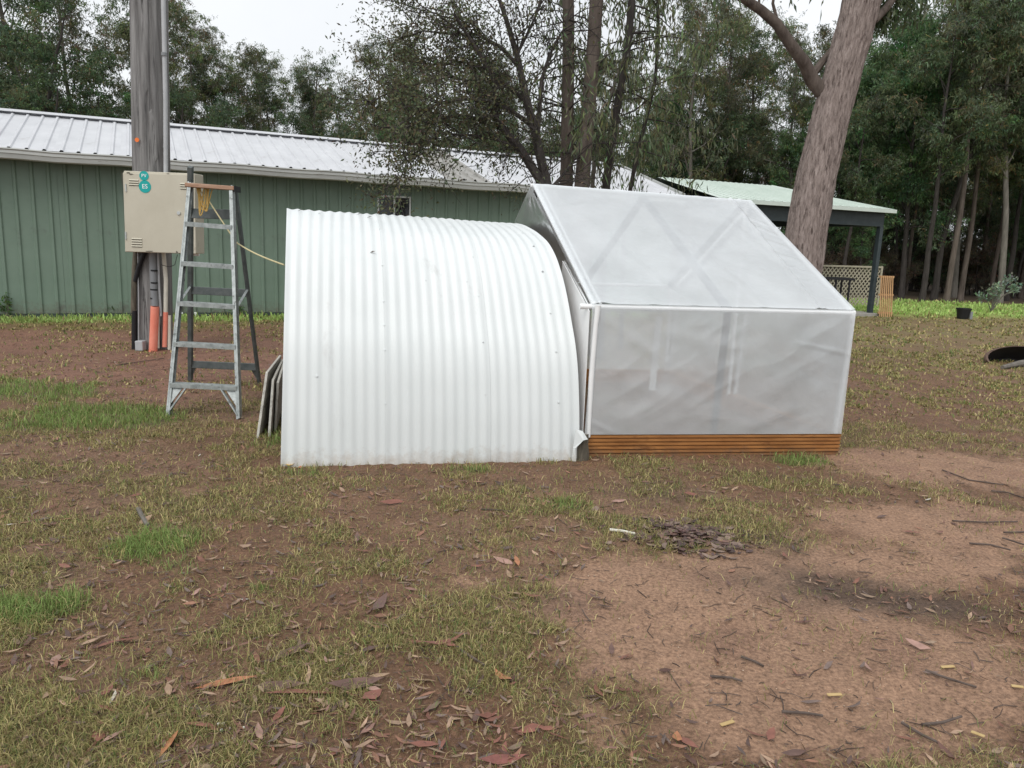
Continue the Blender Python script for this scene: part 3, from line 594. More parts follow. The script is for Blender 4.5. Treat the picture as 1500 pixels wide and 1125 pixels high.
# ------------------------------------------------------------------ timber power pole
PC = Vector((-4.78, 10.12, 0.0)); PT = Vector((-4.56, 10.22, 8.0))
pole = empty('power_pole', PC); tag(pole, 'weathered grey timber power pole with conduits at its foot', 'pole')
rings, sides = 150, 72; vs = []
for i in range(rings):
    t = i / (rings - 1); z = 8.0 * t - 0.15; p = PC.lerp(PT, t)
    for k in range(sides):
        a = 2 * math.pi * k / sides
        cr_ = fbm(np.array([k * 0.55 + 2.0 * math.sin(z * .6)]), np.array([z * 0.35]), 5, 3)[0]
        cr2 = vnoise(np.array([k * 1.0]), np.array([z * 0.5]), 77)[0]
        r_ = 0.226 - 0.008 * t * 8 / 4 + 0.014 * (cr_ - 0.5) - (0.016 if cr2 > 0.84 else 0)
        vs.append((p.x + r_ * math.cos(a), p.y + r_ * math.sin(a), z))
MB().add(vs, [(i * sides + k, i * sides + (k + 1) % sides, (i + 1) * sides + (k + 1) % sides, (i + 1) * sides + k) for i in range(rings - 1) for k in range(sides)]).build('shaft', M_pole, pole, smooth=False)
def ppt(px, py, Yd): return at(px, py, Yd)
fy = 9.84
MB().tube([at(243, 262, 9.98), at(242.5, 150, 9.98), at(239, -10, 10.02), at(233, -330, 10.1)], 0.028, 12).build('conduit', M_pvc, pole, smooth=True)
for yy in (215, 80): MB().tube([at(243 - (215 - yy) * .02, yy + 2, 9.99), at(243 - (215 - yy) * .02, yy - 3, 9.99)], 0.034, 12).build('conduit_saddle', M_pvcd, pole)
MB().disc(at(201, 205, 9.915), (0.0, -1, 0), 0.026, 0.010).build('tag_disc', M_ogtag, pole)
def run(pts, r_, m, name='conduit', n=12): return MB().tube([at(*p) for p in pts], r_, n).build(name, m, pole, smooth=True)
def toground(px, py, Yd): p = at(px, py, Yd); return p
o1 = at(227, 449, 9.82); ob = g(224, 514); ob.y = 9.82; ob.x = at(224, 514, 9.82).x; ob.z = -0.03
MB().tube([o1, ob], 0.052, 16).build('conduit', M_orange, pole, smooth=True)
MB().tube([at(223, 365, 9.83), at(225, 420, 9.825), o1 + Vector((0, 0, .01))], 0.042, 14).build('conduit', M_pvcd, pole, smooth=True)
for yy in (395, 413, 423, 436): MB().tube([at(225.5, yy, 9.825), at(225.5, yy + 2.2, 9.825)], 0.0445, 14).build('cable_tie', M_black, pole)
run([(231, 365, 9.86), (233, 420, 9.86), (235.5, 463, 9.86)], 0.016, M_pvc); run([(232, 462, 9.85), (232, 510, 9.85)], 0.014, M_cream)
run([(239, 365, 9.9), (243, 410, 9.9), (242.5, 458, 9.9)], 0.026, M_cream); run([(242.5, 457, 9.9), (242, 480, 9.9), (241, 508, 9.9)], 0.030, M_orange)
run([(248, 462, 9.93), (248, 512, 9.93)], 0.022, M_cream)
run([(199, 368, 9.93), (197, 395, 9.91), (196, 430, 9.9), (195.5, 458, 9.9)], 0.034, M_rot); run([(197, 455, 9.9), (197, 512, 9.9)], 0.036, M_black)
run([(213, 366, 9.88), (203, 392, 9.88), (198, 412, 9.89)], 0.028, M_black, 'cable'); run([(202, 368, 9.9), (203, 440, 9.89), (203, 500, 9.88)], 0.007, M_pvc, 'cable', 6)
run([(236, 388, 9.8), (248, 391, 9.78), (256, 388, 9.76), (260, 373, 9.7)], 0.004, M_black, 'cable', 6)
jb = at(205, 503, 9.80); MB().box(jb.x - .05, jb.x + .05, jb.y - .04, jb.y + .08, 0.0, 0.13).build('junction_box', M_pvc, pole, bevel=0.012)
# ------------------------------------------------------------------ meter box on the pole
Yb = 9.62
bl, br_, bbl, bbr = at(181, 250, Yb), at(285, 254, Yb), at(183, 369, Yb), at(287, 372, Yb)
mb_ = empty('meter_box', ((bl.x + br_.x) / 2, Yb, bbl.z)); tag(mb_, 'cream steel electrical meter box mounted high on the timber pole', 'electrical box')
dp = 0.27
MB().hexa([bbl, bbr, bbr + Vector((0, dp, 0)), bbl + Vector((-.015, dp, 0)), bl, br_, br_ + Vector((0, dp, 0)), bl + Vector((-.015, dp, 0))]).build('cabinet', M_box, mb_, bevel=0.008)
dl, dr_, dbl, dbr = at(181, 253, Yb), at(272, 256, Yb), at(185, 368.5, Yb), at(266, 371, Yb)
dr_.x = at(276, 256, Yb).x; dbr.x = at(268, 371, Yb).x
dd = Vector((0, -0.022, 0)); e_ = Vector((0, -0.001, 0))
door = MB().hexa([dbl + dd, dbr + dd, dbr + e_, dbl + e_, dl + dd, dr_ + dd, dr_ + e_, dl + e_]).build('door', M_box, mb_, bevel=0.006)
fyv = Yb - 0.0235
def louvre(px0, px1, py, ang=0.35):
    a, b = at(px0, py, fyv), at(px1, py + (px1 - px0) * 0.045, fyv)
    MB().hexa([a + Vector((0, -.010, -.012)), b + Vector((0, -.010, -.012)), b + Vector((0, .002, -.012)), a + Vector((0, .002, -.012)), a, b, b + Vector((0, .002, .003)), a + Vector((0, .002, .003))]).build('louvre', M_box, door)
    MB().box(a.x, b.x, fyv - 0.003, fyv + .001, min(a.z, b.z) - .019, min(a.z, b.z) - .0125).build('louvre_slot', M_grime, door)
for i in range(3): louvre(189, 203, 262.5 + i * 3.4); louvre(264, 273, 268 + i * 3.4)
for i in range(4): louvre(193, 208, 348.5 + i * 3.6)
for px, py, rp, tx in ((211, 257.5, 6.6, 'PV'), (212.3, 273.3, 8.6, 'ES')):
    c_ = at(px, py, fyv); rr_ = rp / F * 9.7
    stk = MB().disc(c_, (0, -1, 0), rr_, 0.003, 32).build('sticker', M_teal, door)
    text_part('lettering', tx, rr_ * 1.0, M_letter, stk, Matrix.Translation(c_ + Vector((0, -.0042, 0)) - door.location - mb_.location) @ Matrix.Rotation(R(90), 4, 'X'))
for px, py, w_, h_ in ((192, 255, .06, .016), (188, 253, .05, .02), (219, 368, .10, .012), (259, 369, .03, .03), (179, 262, .012, .2), (246, 254.5, .05, .008)):
    c_ = at(px, py, fyv - .001); mbx = MB(); pts = []
    for k in range(14):
        a = 2 * math.pi * k / 14; r_ = 0.5 * (0.55 + 0.6 * random.random()); pts.append((c_.x + w_ * r_ * math.cos(a), fyv - .0012, c_.z + h_ * r_ * math.sin(a)))
    mbx.add(pts, [tuple(range(14))]).build('grime_mark', M_grime, door)
lk = at(262, 312, fyv); MB().disc(lk, (0, -1, 0), .022, .012, 16).build('lock', M_alu, door)
for py in (275, 345): hp = at(184.5, py, fyv); MB().tube([hp + Vector((0, -.004, -.045)), hp + Vector((0, -.004, .045))], .009, 8).build('hinge', M_alu, door)
for a_, b_ in ((dl, dbl), (dr_, dbr)): MB().bar(Vector((a_.x, Yb - .0015, a_.z)), Vector((b_.x, Yb - .0015, b_.z)), .007, .003, (0, 1, 0)).build('door_seam', M_grime, mb_)
bp0 = at(288, 258, Yb + dp + .03)
MB().box(bp0.x - .1, bp0.x, Yb + dp + .002, Yb + dp + .03, at(288, 375, Yb + dp).z, bp0.z).build('backing_board', M_pipe, mb_)

# ------------------------------------------------------------------ step ladder
FL, FR = g(246, 608), g(352, 613); RL, RR = g(279, 558), g(380, 562)
TLp, TRp = at(277, 268, 7.02), at(342, 273, 7.0); topz = 2.0
lad = empty('step_ladder', (FL + FR) / 2); tag(lad, 'old aluminium step ladder standing open in front of the green shed', 'ladder')
def cbar(a, b, wx, wy, name, m, bev=0.004, upv=(0, 1, 0)): return MB().bar(a, b, wx, wy, upv).build(name, m, lad, bevel=bev)
# channel section stiles: web plus two lips
def stile(a, b, name):
    d = (b - a).normalized(); o = MB().bar(a, b, 0.012, 0.062, (0, 1, 0)); s = 1 if a.x < -2.6 else -1
    side_ = Vector((1, 0, 0)) * s
    for yv in (-0.028, 0.028):
        offv = Vector((0, yv, 0)) + side_ * 0.0155
        o.bar(a + offv, b + offv, 0.018, 0.005, (0, 1, 0))
    return o.build(name, M_lad, lad)
TLs = Vector((TLp.x + .005, TLp.y, topz - .02)); TRs = Vector((TRp.x - .005, TRp.y, topz - .04))
stile(FL, TLs, 'front_stile'); stile(FR, TRs, 'front_stile')
for tz in (0.27, 0.615, 0.96, 1.305, 1.65):
    a = FL.lerp(TLs, tz / topz); b = FR.lerp(TRs, tz / topz)
    tr = MB().bar(a + Vector((.007, 0, 0)), b - Vector((.007, 0, 0)), 0.085, 0.006)
    tr.bar(a + Vector((.007, -.041, -.018)), b + Vector((-.007, -.041, -.018)), 0.005, 0.03); tr.bar(a + Vector((.007, .041, -.014)), b + Vector((-.007, .041, -.014)), 0.005, 0.022)
    for j in range(4): tr.bar(a + Vector((.008, -.03 + j * .02, .004)), b + Vector((-.008, -.03 + j * .02, .004)), 0.006, 0.004)
    tr.build('tread', M_lad, lad)
cap = MB().hexa([TLp + Vector((-.02, -.05, -.035)), TRp + Vector((.02, -.05, -.035)), TRp + Vector((.02, .09, -.035)), TLp + Vector((-.02, .09, -.035)), TLp + Vector((-.02, -.05, 0.0)), TRp + Vector((.02, -.05, 0.0)), TRp + Vector((.02, .09, 0.0)), TLp + Vector((-.02, .09, .0))]).build('top_cap', M_copper, lad, bevel=0.005)
cap['label'] = 'reddish worn top cap'
MB().box(TRp.x + .021, TRp.x + .03, TRp.y - .05, TRp.y + .09, TRp.z - .05, TRp.z + .002).build('cap_bracket', M_black, lad)
RLt = at(279, 244, 7.22); RRt = at(345, 280, 7.12)
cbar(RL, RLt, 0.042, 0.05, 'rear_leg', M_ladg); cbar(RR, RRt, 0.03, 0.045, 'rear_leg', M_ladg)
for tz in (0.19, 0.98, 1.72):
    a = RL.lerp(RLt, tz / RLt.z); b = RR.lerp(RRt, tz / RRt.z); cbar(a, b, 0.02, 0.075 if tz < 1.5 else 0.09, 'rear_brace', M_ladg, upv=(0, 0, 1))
for a, b, t in ((RL, RLt, 1), (RR, RRt, -1)):
    p = a.lerp(b, .09); q_ = a.lerp(b, .03); MB().add([p + Vector((0.01 * t, -.006, .0)), p + Vector((.075 * t, -.006, .0)), q_ + Vector((.01 * t, -.006, -.02)), p + Vector((0.01 * t, .006, .0)), p + Vector((.075 * t, .006, .0)), q_ + Vector((.01 * t, .006, -.02))], [(0, 1, 2), (5, 4, 3), (0, 3, 4, 1), (1, 4, 5, 2), (2, 5, 3, 0)]).build('gusset', M_ladg, lad)
for F_, T_, s in ((FL, TLs, 1), (FR, TRs, -1)):       # triangular foot brackets under the lowest tread
    hi = F_.lerp(T_, 0.25 / topz); lo = F_.lerp(T_, 0.03 / topz); inn = hi + Vector((0.15 * s, 0, 0))
    k = Vector((0, .012, 0)); mbx = MB()
    mbx.add([hi - k, inn - k, inn - k + Vector((-.03 * s, 0, 0)), lo - k + Vector((.01 * s, 0, .05)), lo - k, hi + k * .2, inn + k * .2, inn + k * .2 + Vector((-.03 * s, 0, 0)), lo + k * .2 + Vector((.01 * s, 0, .05)), lo + k * .2], [(0, 1, 2, 3, 4) if s < 0 else (4, 3, 2, 1, 0), (5, 6, 7, 8, 9) if s > 0 else (9, 8, 7, 6, 5), (0, 1, 6, 5), (1, 2, 7, 6), (2, 3, 8, 7), (3, 4, 9, 8), (4, 0, 5, 9)])
    mbx.bar(inn + Vector((0, -.02, 0)), lo + Vector((0.012 * s, -.02, 0)), 0.012, 0.03, (0, 1, 0)); mbx.build('foot_bracket', M_lad, lad)
for F_, T_, B_, Bt in ((FL, TLs, RL, RLt), (FR, TRs, RR, RRt)):
    a = F_.lerp(T_, 0.94 / topz); b = B_.lerp(Bt, 1.02 / Bt.z); cbar(a, b, 0.006, 0.02, 'spreader', M_lad, 0)
# yellow rope coil hanging from the cap and the cord running to the arch
rp = TLp + Vector((0.055, .04, -.03)); mbx = MB()
for k in range(7):
    L_ = 0.20 + 0.10 * random.random(); wdt = 0.012 + 0.012 * k * .6; pts = []
    for i in range(15):
        t = i / 14; a = math.pi * t; pts.append(rp + Vector((wdt * 2.0 * t * 1.2 + 0.012 * math.sin(a * 2 + k), 0.01 * math.sin(k * 2.1) + 0.012 * k * .3, -L_ * math.sin(a) * (1 - .1 * t))))
    mbx.tube(pts, 0.0055, 6)
tag(mbx.build('rope_coil', M_rope), 'yellow rope coil hanging under the ladder cap', 'rope')
pts = []
pA = rp + Vector((.09, .03, -.12)); pB = at(347, 348, 7.05); pC = at(416, 388, 6.1)
for i in range(26):
    t = i / 25; p = pA.lerp(pB, t / .4) if t < .4 else pB.lerp(pC, (t - .4) / .6)
    pts.append(p + Vector((0, 0, -0.05 * math.sin(math.pi * t))))
pts.insert(0, rp)
tag(MB().tube(pts, 0.0065, 6).build('cord', M_cord), 'thin yellow cord strung from the ladder to the white arch', 'cord')

# ------------------------------------------------------------------ white corrugated arch
PROF = [(0, 0), (.012, .15), (.038, .368), (.105, .666), (.185, .86), (.27, .985), (.38, 1.16), (.5, 1.315), (.67, 1.475), (.87, 1.59), (1.17, 1.672), (1.5, 1.73), (1.75, 1.75)]
PROF += [(3.5 - s_, z_) for s_, z_ in PROF[-2::-1]]
def resample(P, n):
    P = np.array(P); d = np.r_[0, np.cumsum(np.linalg.norm(np.diff(P, axis=0), axis=1))]; t = np.linspace(0, d[-1], n)
    # smooth with a small moving average after dense linear sampling
    tt = np.linspace(0, d[-1], n * 6); s_ = np.interp(tt, d, P[:, 0]); z_ = np.interp(tt, d, P[:, 1]); k = 31
    sp = np.pad(s_, k // 2, mode='reflect', reflect_type='odd'); zp = np.pad(z_, k // 2, mode='reflect', reflect_type='odd'); ker = np.hanning(k + 2)[1:-1]; ker /= ker.sum()
    s_ = np.convolve(sp, ker, 'valid'); z_ = np.convolve(zp, ker, 'valid')
    return np.interp(t, tt, s_), np.interp(t, tt, z_)
PS, PZ = resample(PROF, 90)
tang = np.gradient(np.stack([PS, PZ], 1), axis=0); tang /= np.linalg.norm(tang, axis=1, keepdims=True); NS, NZ = -tang[:, 1], tang[:, 0]
arch = empty('corrugated_arch', (ARL + ARR) / 2); tag(arch, 'white painted corrugated iron arch shelter beside the greenhouse', 'shelter')
AW = (ARR - ARL).length; WAVES = 27
def arch_pt(t, i, amp):
    th = R(11 + 7 * t); sc_s = 0.75 + 0.25 * t; sc_z = 1.02 - 0.02 * t
    b = ARL.lerp(ARR, t); s_ = PS[i] * sc_s + NS[i] * amp; z_ = PZ[i] * sc_z + NZ[i] * amp
    wob = 0.006 * math.sin(7 * t + i * .13) * (PZ[i] > .05)
    yy = b.y + math.cos(th) * (s_ + wob)
    return (b.x - math.sin(th) * (s_ + wob) + FLARE[min(i, 45)] * max(0.0, 1 - t / 0.22) ** 1.5, yy, z_ - 0.012)
FLARE = np.zeros(46)
_raw = [arch_pt(0.0, i, 0.0) for i in range(46)]
for i, (ax, ay, az_) in enumerate(_raw):      # the free left edge of the sheet springs outward a little
    tx = 411 + 9 * min(1.0, PZ[i] / 1.72); k_ = (tx - 750) / F; zz = az_ - EYE
    FLARE[i] = (k_ * (ay * fw[1] + zz * fw[2]) - ay * rt[1] - zz * rt[2]) / rt[0] - ax
spans = [(0.0, 9.5 / 27), (9.0 / 27, 18.5 / 27), (18.0 / 27, 1.0)]
for k, (ta, tb) in enumerate(spans):
    nw = int(round((tb - ta) * WAVES * 10)); vs = []; lift = (0.004 if k == 1 else 0)
    for j in range(nw + 1):
        t = ta + (tb - ta) * j / nw
        dent = 0.004 * (fbm(np.array([t * 9]), np.array([k * 3.1]), 4)[0] - .5)
        for i in range(90):
            sg = -1  # outward normal points toward the viewer at the foot of the sheet
            vs.append(arch_pt(t, i, 0.0046 * math.cos(2 * math.pi * WAVES * t) + lift + dent))
    MB().add(vs, [(j * 90 + i, (j + 1) * 90 + i, (j + 1) * 90 + i + 1, j * 90 + i + 1) for j in range(nw) for i in range(89)]).build('corrugated_sheet', M_white, arch, smooth=True)
# roofing screws with washers on the crests
def arch_world(t, i, amp): return Vector(arch_pt(t, i, amp))
for (wv_, i) in [(9, 7), (9, 13), (9, 16), (9, 19), (9, 24), (9, 32), (18, 8), (18, 14), (18, 20), (18, 26), (18, 33), (25, 7), (25, 13), (25, 18), (25, 24), (25, 29), (25, 34), (13, 22), (17, 22), (12, 30), (3, 39), (3, 10), (14, 39)]:
    t = wv_ / 27; p = arch_world(t, i, 0.0048); nn = (arch_world(t, i, 0.05) - p).normalized()
    MB().tube([p, p + nn * .003], 0.009, 8).tube([p + nn * .003, p + nn * .007], 0.005, 6).build('screw', M_white if random.random() < .75 else M_pvc, arch)
for (t, i) in ((.045, 40), (.26, 40), (.30, 38), (.30, 26)):        # leaves fallen on the sheet
    p = arch_world(t, i, 0.012); nn = (arch_world(t, i, .05) - p).normalized(); a = Vector((1, .2, .3)).normalized() * .022
    tag(MB().add([p - a, p + nn.cross(a) * .35 + nn * .004, p + a, p - nn.cross(a) * .35 + nn * .006], [(0, 1, 2, 3)]).build('fallen_leaf', M_twig), 'small dark leaf stuck on the white corrugated arch', 'leaf', 'leaves stuck on the arch')
# inner hoops carry the sheets
for t in (0.03, 0.97):
    MB().tube([arch_pt(t, i, -0.028) for i in range(0, 90, 3)] , 0.014, 8).build('hoop', M_raft, arch)
# rotten stump and torn white flashing at the right foot
stp = g(848, 674); st_o = MB()
vs = []; nn = 14
for z, sc_ in ((-.03, 1.15), (.05, 1.0), (.12, .95), (.165, .85)):
    for k in range(nn):
        a = 2 * math.pi * k / nn; r_ = (0.036 + 0.014 * random.random()) * sc_; vs.append((stp.x + .03 + r_ * math.cos(a), stp.y + .03 + r_ * math.sin(a), z + (0.03 * random.random() if z > .15 else 0)))
st_o.add(vs, [(i * nn + k, i * nn + (k + 1) % nn, (i + 1) * nn + (k + 1) % nn, (i + 1) * nn + k) for i in range(3) for k in range(nn)] + [tuple(3 * nn + k for k in range(nn))])
tag(st_o.build('timber_stump', M_rot), 'rotten dark timber stump between white arch and orange sleeper', 'stump')
fl = MB(); f0 = Vector((stp.x - .035, stp.y - .03, 0))
fl.add([f0 + Vector(v_) for v_ in ((-.02, 0, 0), (.01, -.01, .0), (.0, -.01, .10), (.055, -.02, .165), (.09, 0, .17), (.05, .0, .23), (.0, .01, .24), (-.015, 0.01, .1))], [(0, 1, 2, 7), (2, 3, 5, 6, 7), (3, 4, 5)])
o = fl.build('torn_flashing', M_white, arch); md = o.modifiers.new('solid', 'SOLIDIFY'); md.thickness = 0.003
# weathered boards leaning on the arch's left edge
BG = 'boards leaning on the arch'
specs = [((375, 642, 0), (389, 545, 5.98), (409, 520, 6.75), (402, 590, 6.6), 'pale grey weathered board with nail holes, outermost of the leaning stack'),
         ((392, 640, 0), (398, 556, 5.98), (412, 526, 6.75), (410, 590, 6.6), 'grey weathered board in the middle of the stack leaning on the arch'),
         ((401, 632, 0), (405, 560, 6.02), (414, 530, 6.7), (412, 590, 6.6), 'darkest narrow board squeezed against the white arch wall')]
for (b0, t0, t1, b1, lab) in specs:
    A0 = g(b0[0], b0[1]); A1 = at(*t0); T1 = at(*t1); B1 = A0 + (T1 - A1); 
    nrm_ = (A1 - A0).cross(B1 - A0).normalized(); nrm_ = nrm_ if nrm_.x > 0 else -nrm_
    q_ = nrm_ * 0.02
    A0 = A0 + Vector((0, 0, -.005)); B1.z = max(B1.z, -.005)
    o = MB().hexa([A0, B1, B1 + q_, A0 + q_, A1, T1, T1 + q_, A1 + q_]).build('weathered_board', M_board, bevel=0.004); tag(o, lab, 'board', BG)
# ------------------------------------------------------------------ greenhouse
LG = (GHR - GHL).length
def gh(a, b, z): p = GHL + GD * a + GP * b; return Vector((p.x, p.y, z))
def rz_(a): return 2.075 - 0.055 * a / LG          # ridge sags to the right
EZ_, RB = 1.135, 1.6
gho = empty('greenhouse', gh(LG / 2, 0, 0)); tag(gho, 'home built greenhouse of white pipe covered in translucent plastic film', 'greenhouse')
def gpipe(a, b, r_=0.019, m=M_pipe, name='frame_pipe'): return MB().tube([a, b], r_, 12).build(name, m, gho, smooth=True)
def gbar(a, b, wx, wy, m, name): return MB().bar(a, b, wx, wy).build(name, m, gho, bevel=0.002)
# sleepers with a grooved face
def sleeper(p, q_, nrm_, label=None):
    prof = []; z = 0.0; H_ = 0.178
    ng = 6
    for k in range(ng):
        z0 = H_ * k / ng; z1 = H_ * (k + 1) / ng
        prof += [(0.016, z0 + .0042), (0.0, z0 + .006), (0.0, z1 - .0055), (0.016, z1 - .0042)]
    prof += [(0.0, H_), (0.042, H_), (0.042, 0.0)]
    vs = []
    for e in (p, q_):
        for d_, zz in prof: vs.append(e - nrm_ * (-(-d_)) * 1.0 + Vector((0, 0, zz - .012)) if False else e + nrm_ * (-d_) * 1.0 + Vector((0, 0, zz - .012)))
    n = len(prof)
    o = MB().add(vs, [(i, (i + 1) % n, n + (i + 1) % n, n + i) for i in range(n)] + [tuple(range(n - 1, -1, -1)), tuple(range(n, 2 * n))]).build('sleeper', M_sleep, gho)
    return o
GN = Vector((GD.y, -GD.x, 0))               # towards the viewer
sleeper(gh(-.005, 0, 0), gh(LG + .005, 0, 0), GN)
SNR = Vector((GP.y, -GP.x, 0))
sleeper(gh(LG, .05, 0), gh(LG, GDEP - .05, 0), SNR); sleeper(gh(0, GDEP, 0), gh(LG, GDEP, 0), -GN)
# frame
ins = 0.035
gpipe(gh(.02, ins, .15), gh(.045, ins, EZ_), 0.022); gpipe(gh(LG - .03, ins, .15), gh(LG + .005, ins, EZ_), 0.022)
gpipe(gh(LG - .05, GDEP - ins, EZ_ + .01), gh(LG - .05, RB + .02, rz_(LG) - .03), 0.03, M_raft, 'rafter')
gbar(gh(LG * .5, ins + .02, .15), gh(LG * .515, ins + .02, EZ_), 0.05, 0.035, M_raft, 'middle_post')
gpipe(gh(-.09, ins, EZ_ - .005), gh(LG + .02, ins, EZ_ - .005), 0.021, name='eave_pipe'); gpipe(gh(-.02, GDEP - ins, EZ_), gh(LG + .02, GDEP - ins, EZ_), 0.02, name='eave_pipe')
gpipe(gh(-.02, RB, rz_(0)), gh(LG + .02, RB, rz_(LG)), 0.021, name='ridge_pipe')
for a in (0.02, LG - .01):
    gpipe(gh(a, ins, EZ_), gh(a, RB, rz_(a)), 0.02, name='rafter'); gpipe(gh(a, GDEP - ins, EZ_), gh(a, RB, rz_(a)), 0.02, name='rafter')
gpipe(gh(.075, ins, EZ_), gh(.075, RB, rz_(.07)), 0.012, name='rafter')
gbar(gh(LG * .515, ins + .01, EZ_ - .01), gh(LG * .5, RB, rz_(LG * .5) - .03), 0.075, 0.022, M_raft, 'rafter'); gbar(gh(LG * .5, GDEP - ins, EZ_), gh(LG * .5, RB, rz_(LG * .5) - .03), 0.075, 0.022, M_raft, 'rafter')
for a in (0.02, LG - .02): gpipe(gh(a, GDEP - ins, .15), gh(a, GDEP - ins, EZ_), 0.02)
for (b_, t_) in (((1012, 567), (1026, 464)), ((1068, 582), (1087, 466)), ((1161, 617), (1184, 487)), ((955, 572), (965, 464))):
    p = g(*b_); q_ = at(*t_, p.y - .02); MB().bar(p, q_, 0.07, 0.03).build('inner_stake', M_pipe, gho)
ip = g(1161, 617)
for (a, b) in (((1178, 520), (1199, 571)), ((1171, 561), (1192, 562)), ((1199, 571), (1218, 575)), ((1190, 495), (1180, 625))):
    MB().tube([at(*a, ip.y - .03), at(*b, ip.y - .03)], 0.014, 8).build('brace', M_pipe, gho)
gpipe(gh(0.03, RB, .15), gh(0.03, RB, rz_(0)), 0.014, M_raft, 'gable_stud'); gpipe(gh(LG - .03, RB, .15), gh(LG - .03, RB, rz_(LG)), 0.018, name='gable_stud')
# film panels, each a wrinkled sheet
def film(name, c00, c10, c11, c01, nu, nv, amp, seed, outward, label=None, diag=0.0, extra=None):
    us = np.linspace(0, 1, nu); vs_ = np.linspace(0, 1, nv); P = []
    n_ = (c10 - c00).cross(c01 - c00).normalized(); n_ = n_ if n_.dot(outward) > 0 else -n_
    UU, VV = np.meshgrid(us, vs_); la = (c10 - c00).length; lb = (c01 - c00).length
    fade = np.minimum(1, 8 * np.minimum.reduce([UU, 1 - UU, VV, 1 - VV]))
    wr = (fbm(UU * la * 3.0 + VV * lb * 1.6, VV * lb * 3.5 - UU * la * diag, seed, 3) - .5) * 1.0
    rid = 1 - np.abs(2 * fbm(UU * la * 1.4 + VV * 1.3, VV * lb * 4.2 - UU * la * (1.2 + diag), seed + 5, 2) - 1) * 2
    sag = -np.sin(np.pi * UU * 2) ** 2 * np.sin(np.pi * VV)
    dsp = fade * amp * (wr * 1.3 + 0.55 * rid + 0.8 * sag)
    if extra is not None: dsp = dsp + extra(UU, VV)
    for j in range(nv):
        for i in range(nu):
            u_, v_ = us[i], vs_[j]; p = (c00 * (1 - u_) + c10 * u_) * (1 - v_) + (c01 * (1 - u_) + c11 * u_) * v_
            P.append(p + n_ * float(dsp[j, i] + 0.024))
    return MB().add(P, [(j * nu + i, j * nu + i + 1, (j + 1) * nu + i + 1, (j + 1) * nu + i) for j in range(nv - 1) for i in range(nu - 1)]).build(name, M_film if name == 'wall_film' else M_filmr, gho, smooth=True)
def roof_creases(U, V_):
    ln_u = .854 + .046 * V_; d = U - ln_u; out_ = .016 * np.exp(-(d / .007) ** 2)
    m = sstep(.0, .02, d) * sstep(1.0, .93, U); ph = V_ * 8.5 + U * 9 + .6 * fbm(U * 9, V_ * 6, 8, 2)
    out_ = out_ + m * .011 * np.maximum(0, np.sin(ph * 2 * np.pi)) ** 4 * (.3 + fbm(U * 5, V_ * 7, 18, 2))
    m2 = sstep(.16, .0, V_) * sstep(.45, .0, U); out_ = out_ + m2 * .010 * np.maximum(0, np.sin((V_ * 18 + U * 5.5) * 2 * np.pi)) ** 3
    return out_ + .004 * np.maximum(0, np.sin((U * 3.1 + V_ * .9 + .3 * fbm(U * 3, V_ * 3, 4, 2)) * 2 * np.pi)) ** 14
def wall_creases(U, V_):
    out_ = 0 * U
    for (u0, v0, u1, v1, h, w) in ((.0, .12, .11, .0, .010, .010), (.02, .95, .30, .55, .010, .018), (.28, .82, .60, .66, .012, .03), (.62, .05, .85, .25, .012, .03), (.08, .45, .45, .2, .010, .035), (.78, .75, 1.0, .66, .012, .010)):
        dx, dy = u1 - u0, v1 - v0; L2 = dx * dx + dy * dy; t = ((U - u0) * dx + (V_ - v0) * dy) / L2; dd = ((U - u0) * dy - (V_ - v0) * dx) / L2 ** .5; out_ = out_ + h * .5 * np.exp(-(dd / (w * 1.7)) ** 2) * sstep(-.15, .25, t) * sstep(1.15, .75, t)
    return out_
up3 = Vector((0, 0, 1)); e0, e1 = -.01, LG + .015
film('wall_film', gh(e0 + .01, .02, .168), gh(e1 - .01, .02, .168), gh(e1 - .01, .02, EZ_), gh(e0, .02, EZ_), 150, 84, 0.012, 3, GN, diag=1.5, extra=wall_creases)
film('roof_film', gh(e0, .02, EZ_), gh(e1 - .01, .02, EZ_), gh(e1, RB, rz_(LG)), gh(e0, RB, rz_(0)), 150, 110, 0.013, 11, up3, diag=.8, extra=roof_creases)
film('roof_film', gh(e0, GDEP, EZ_), gh(e1, GDEP, EZ_), gh(e1, RB, rz_(LG)), gh(e0, RB, rz_(0)), 40, 40, 0.012, 17, up3)
film('wall_film', gh(e0, GDEP, .14), gh(e1, GDEP, .14), gh(e1, GDEP, EZ_), gh(e0, GDEP, EZ_), 40, 24, 0.015, 23, -GN)
film('gable_film', gh(LG - .02, .02, .14), gh(LG - .02, GDEP, .14), gh(LG - .0, GDEP, EZ_), gh(LG - .0, .02, EZ_), 50, 24, 0.012, 29, SNR)
film('gable_film', gh(.0, .02, .14), gh(.0, GDEP, .14), gh(.0, GDEP, EZ_), gh(.0, .02, EZ_), 50, 24, 0.010, 31, -SNR)
for a, sd_, o_ in ((LG, 37, SNR), (0.0, 41, -SNR)):
    film('gable_film', gh(a, .02, EZ_), gh(a, GDEP, EZ_), gh(a, RB + .01, rz_(a) - .005), gh(a, RB - .01, rz_(a) - .005), 40, 24, 0.008, sd_, o_)
MB().hexa([gh(-.03, b, z) if s_ else gh(-.02, b, z) for z, s_ in ((.12, 1), (1.10, 1)) for b in ()] or [gh(-.034, -.01, .0), gh(-.03, -.01, .0), gh(-.03, .62, .0), gh(-.034, .62, .0), gh(-.034, -.01, 1.10), gh(-.03, -.01, 1.10), gh(-.03, .62, 1.44), gh(-.034, .62, 1.44)]).build('end_panel', M_pipe, gho)
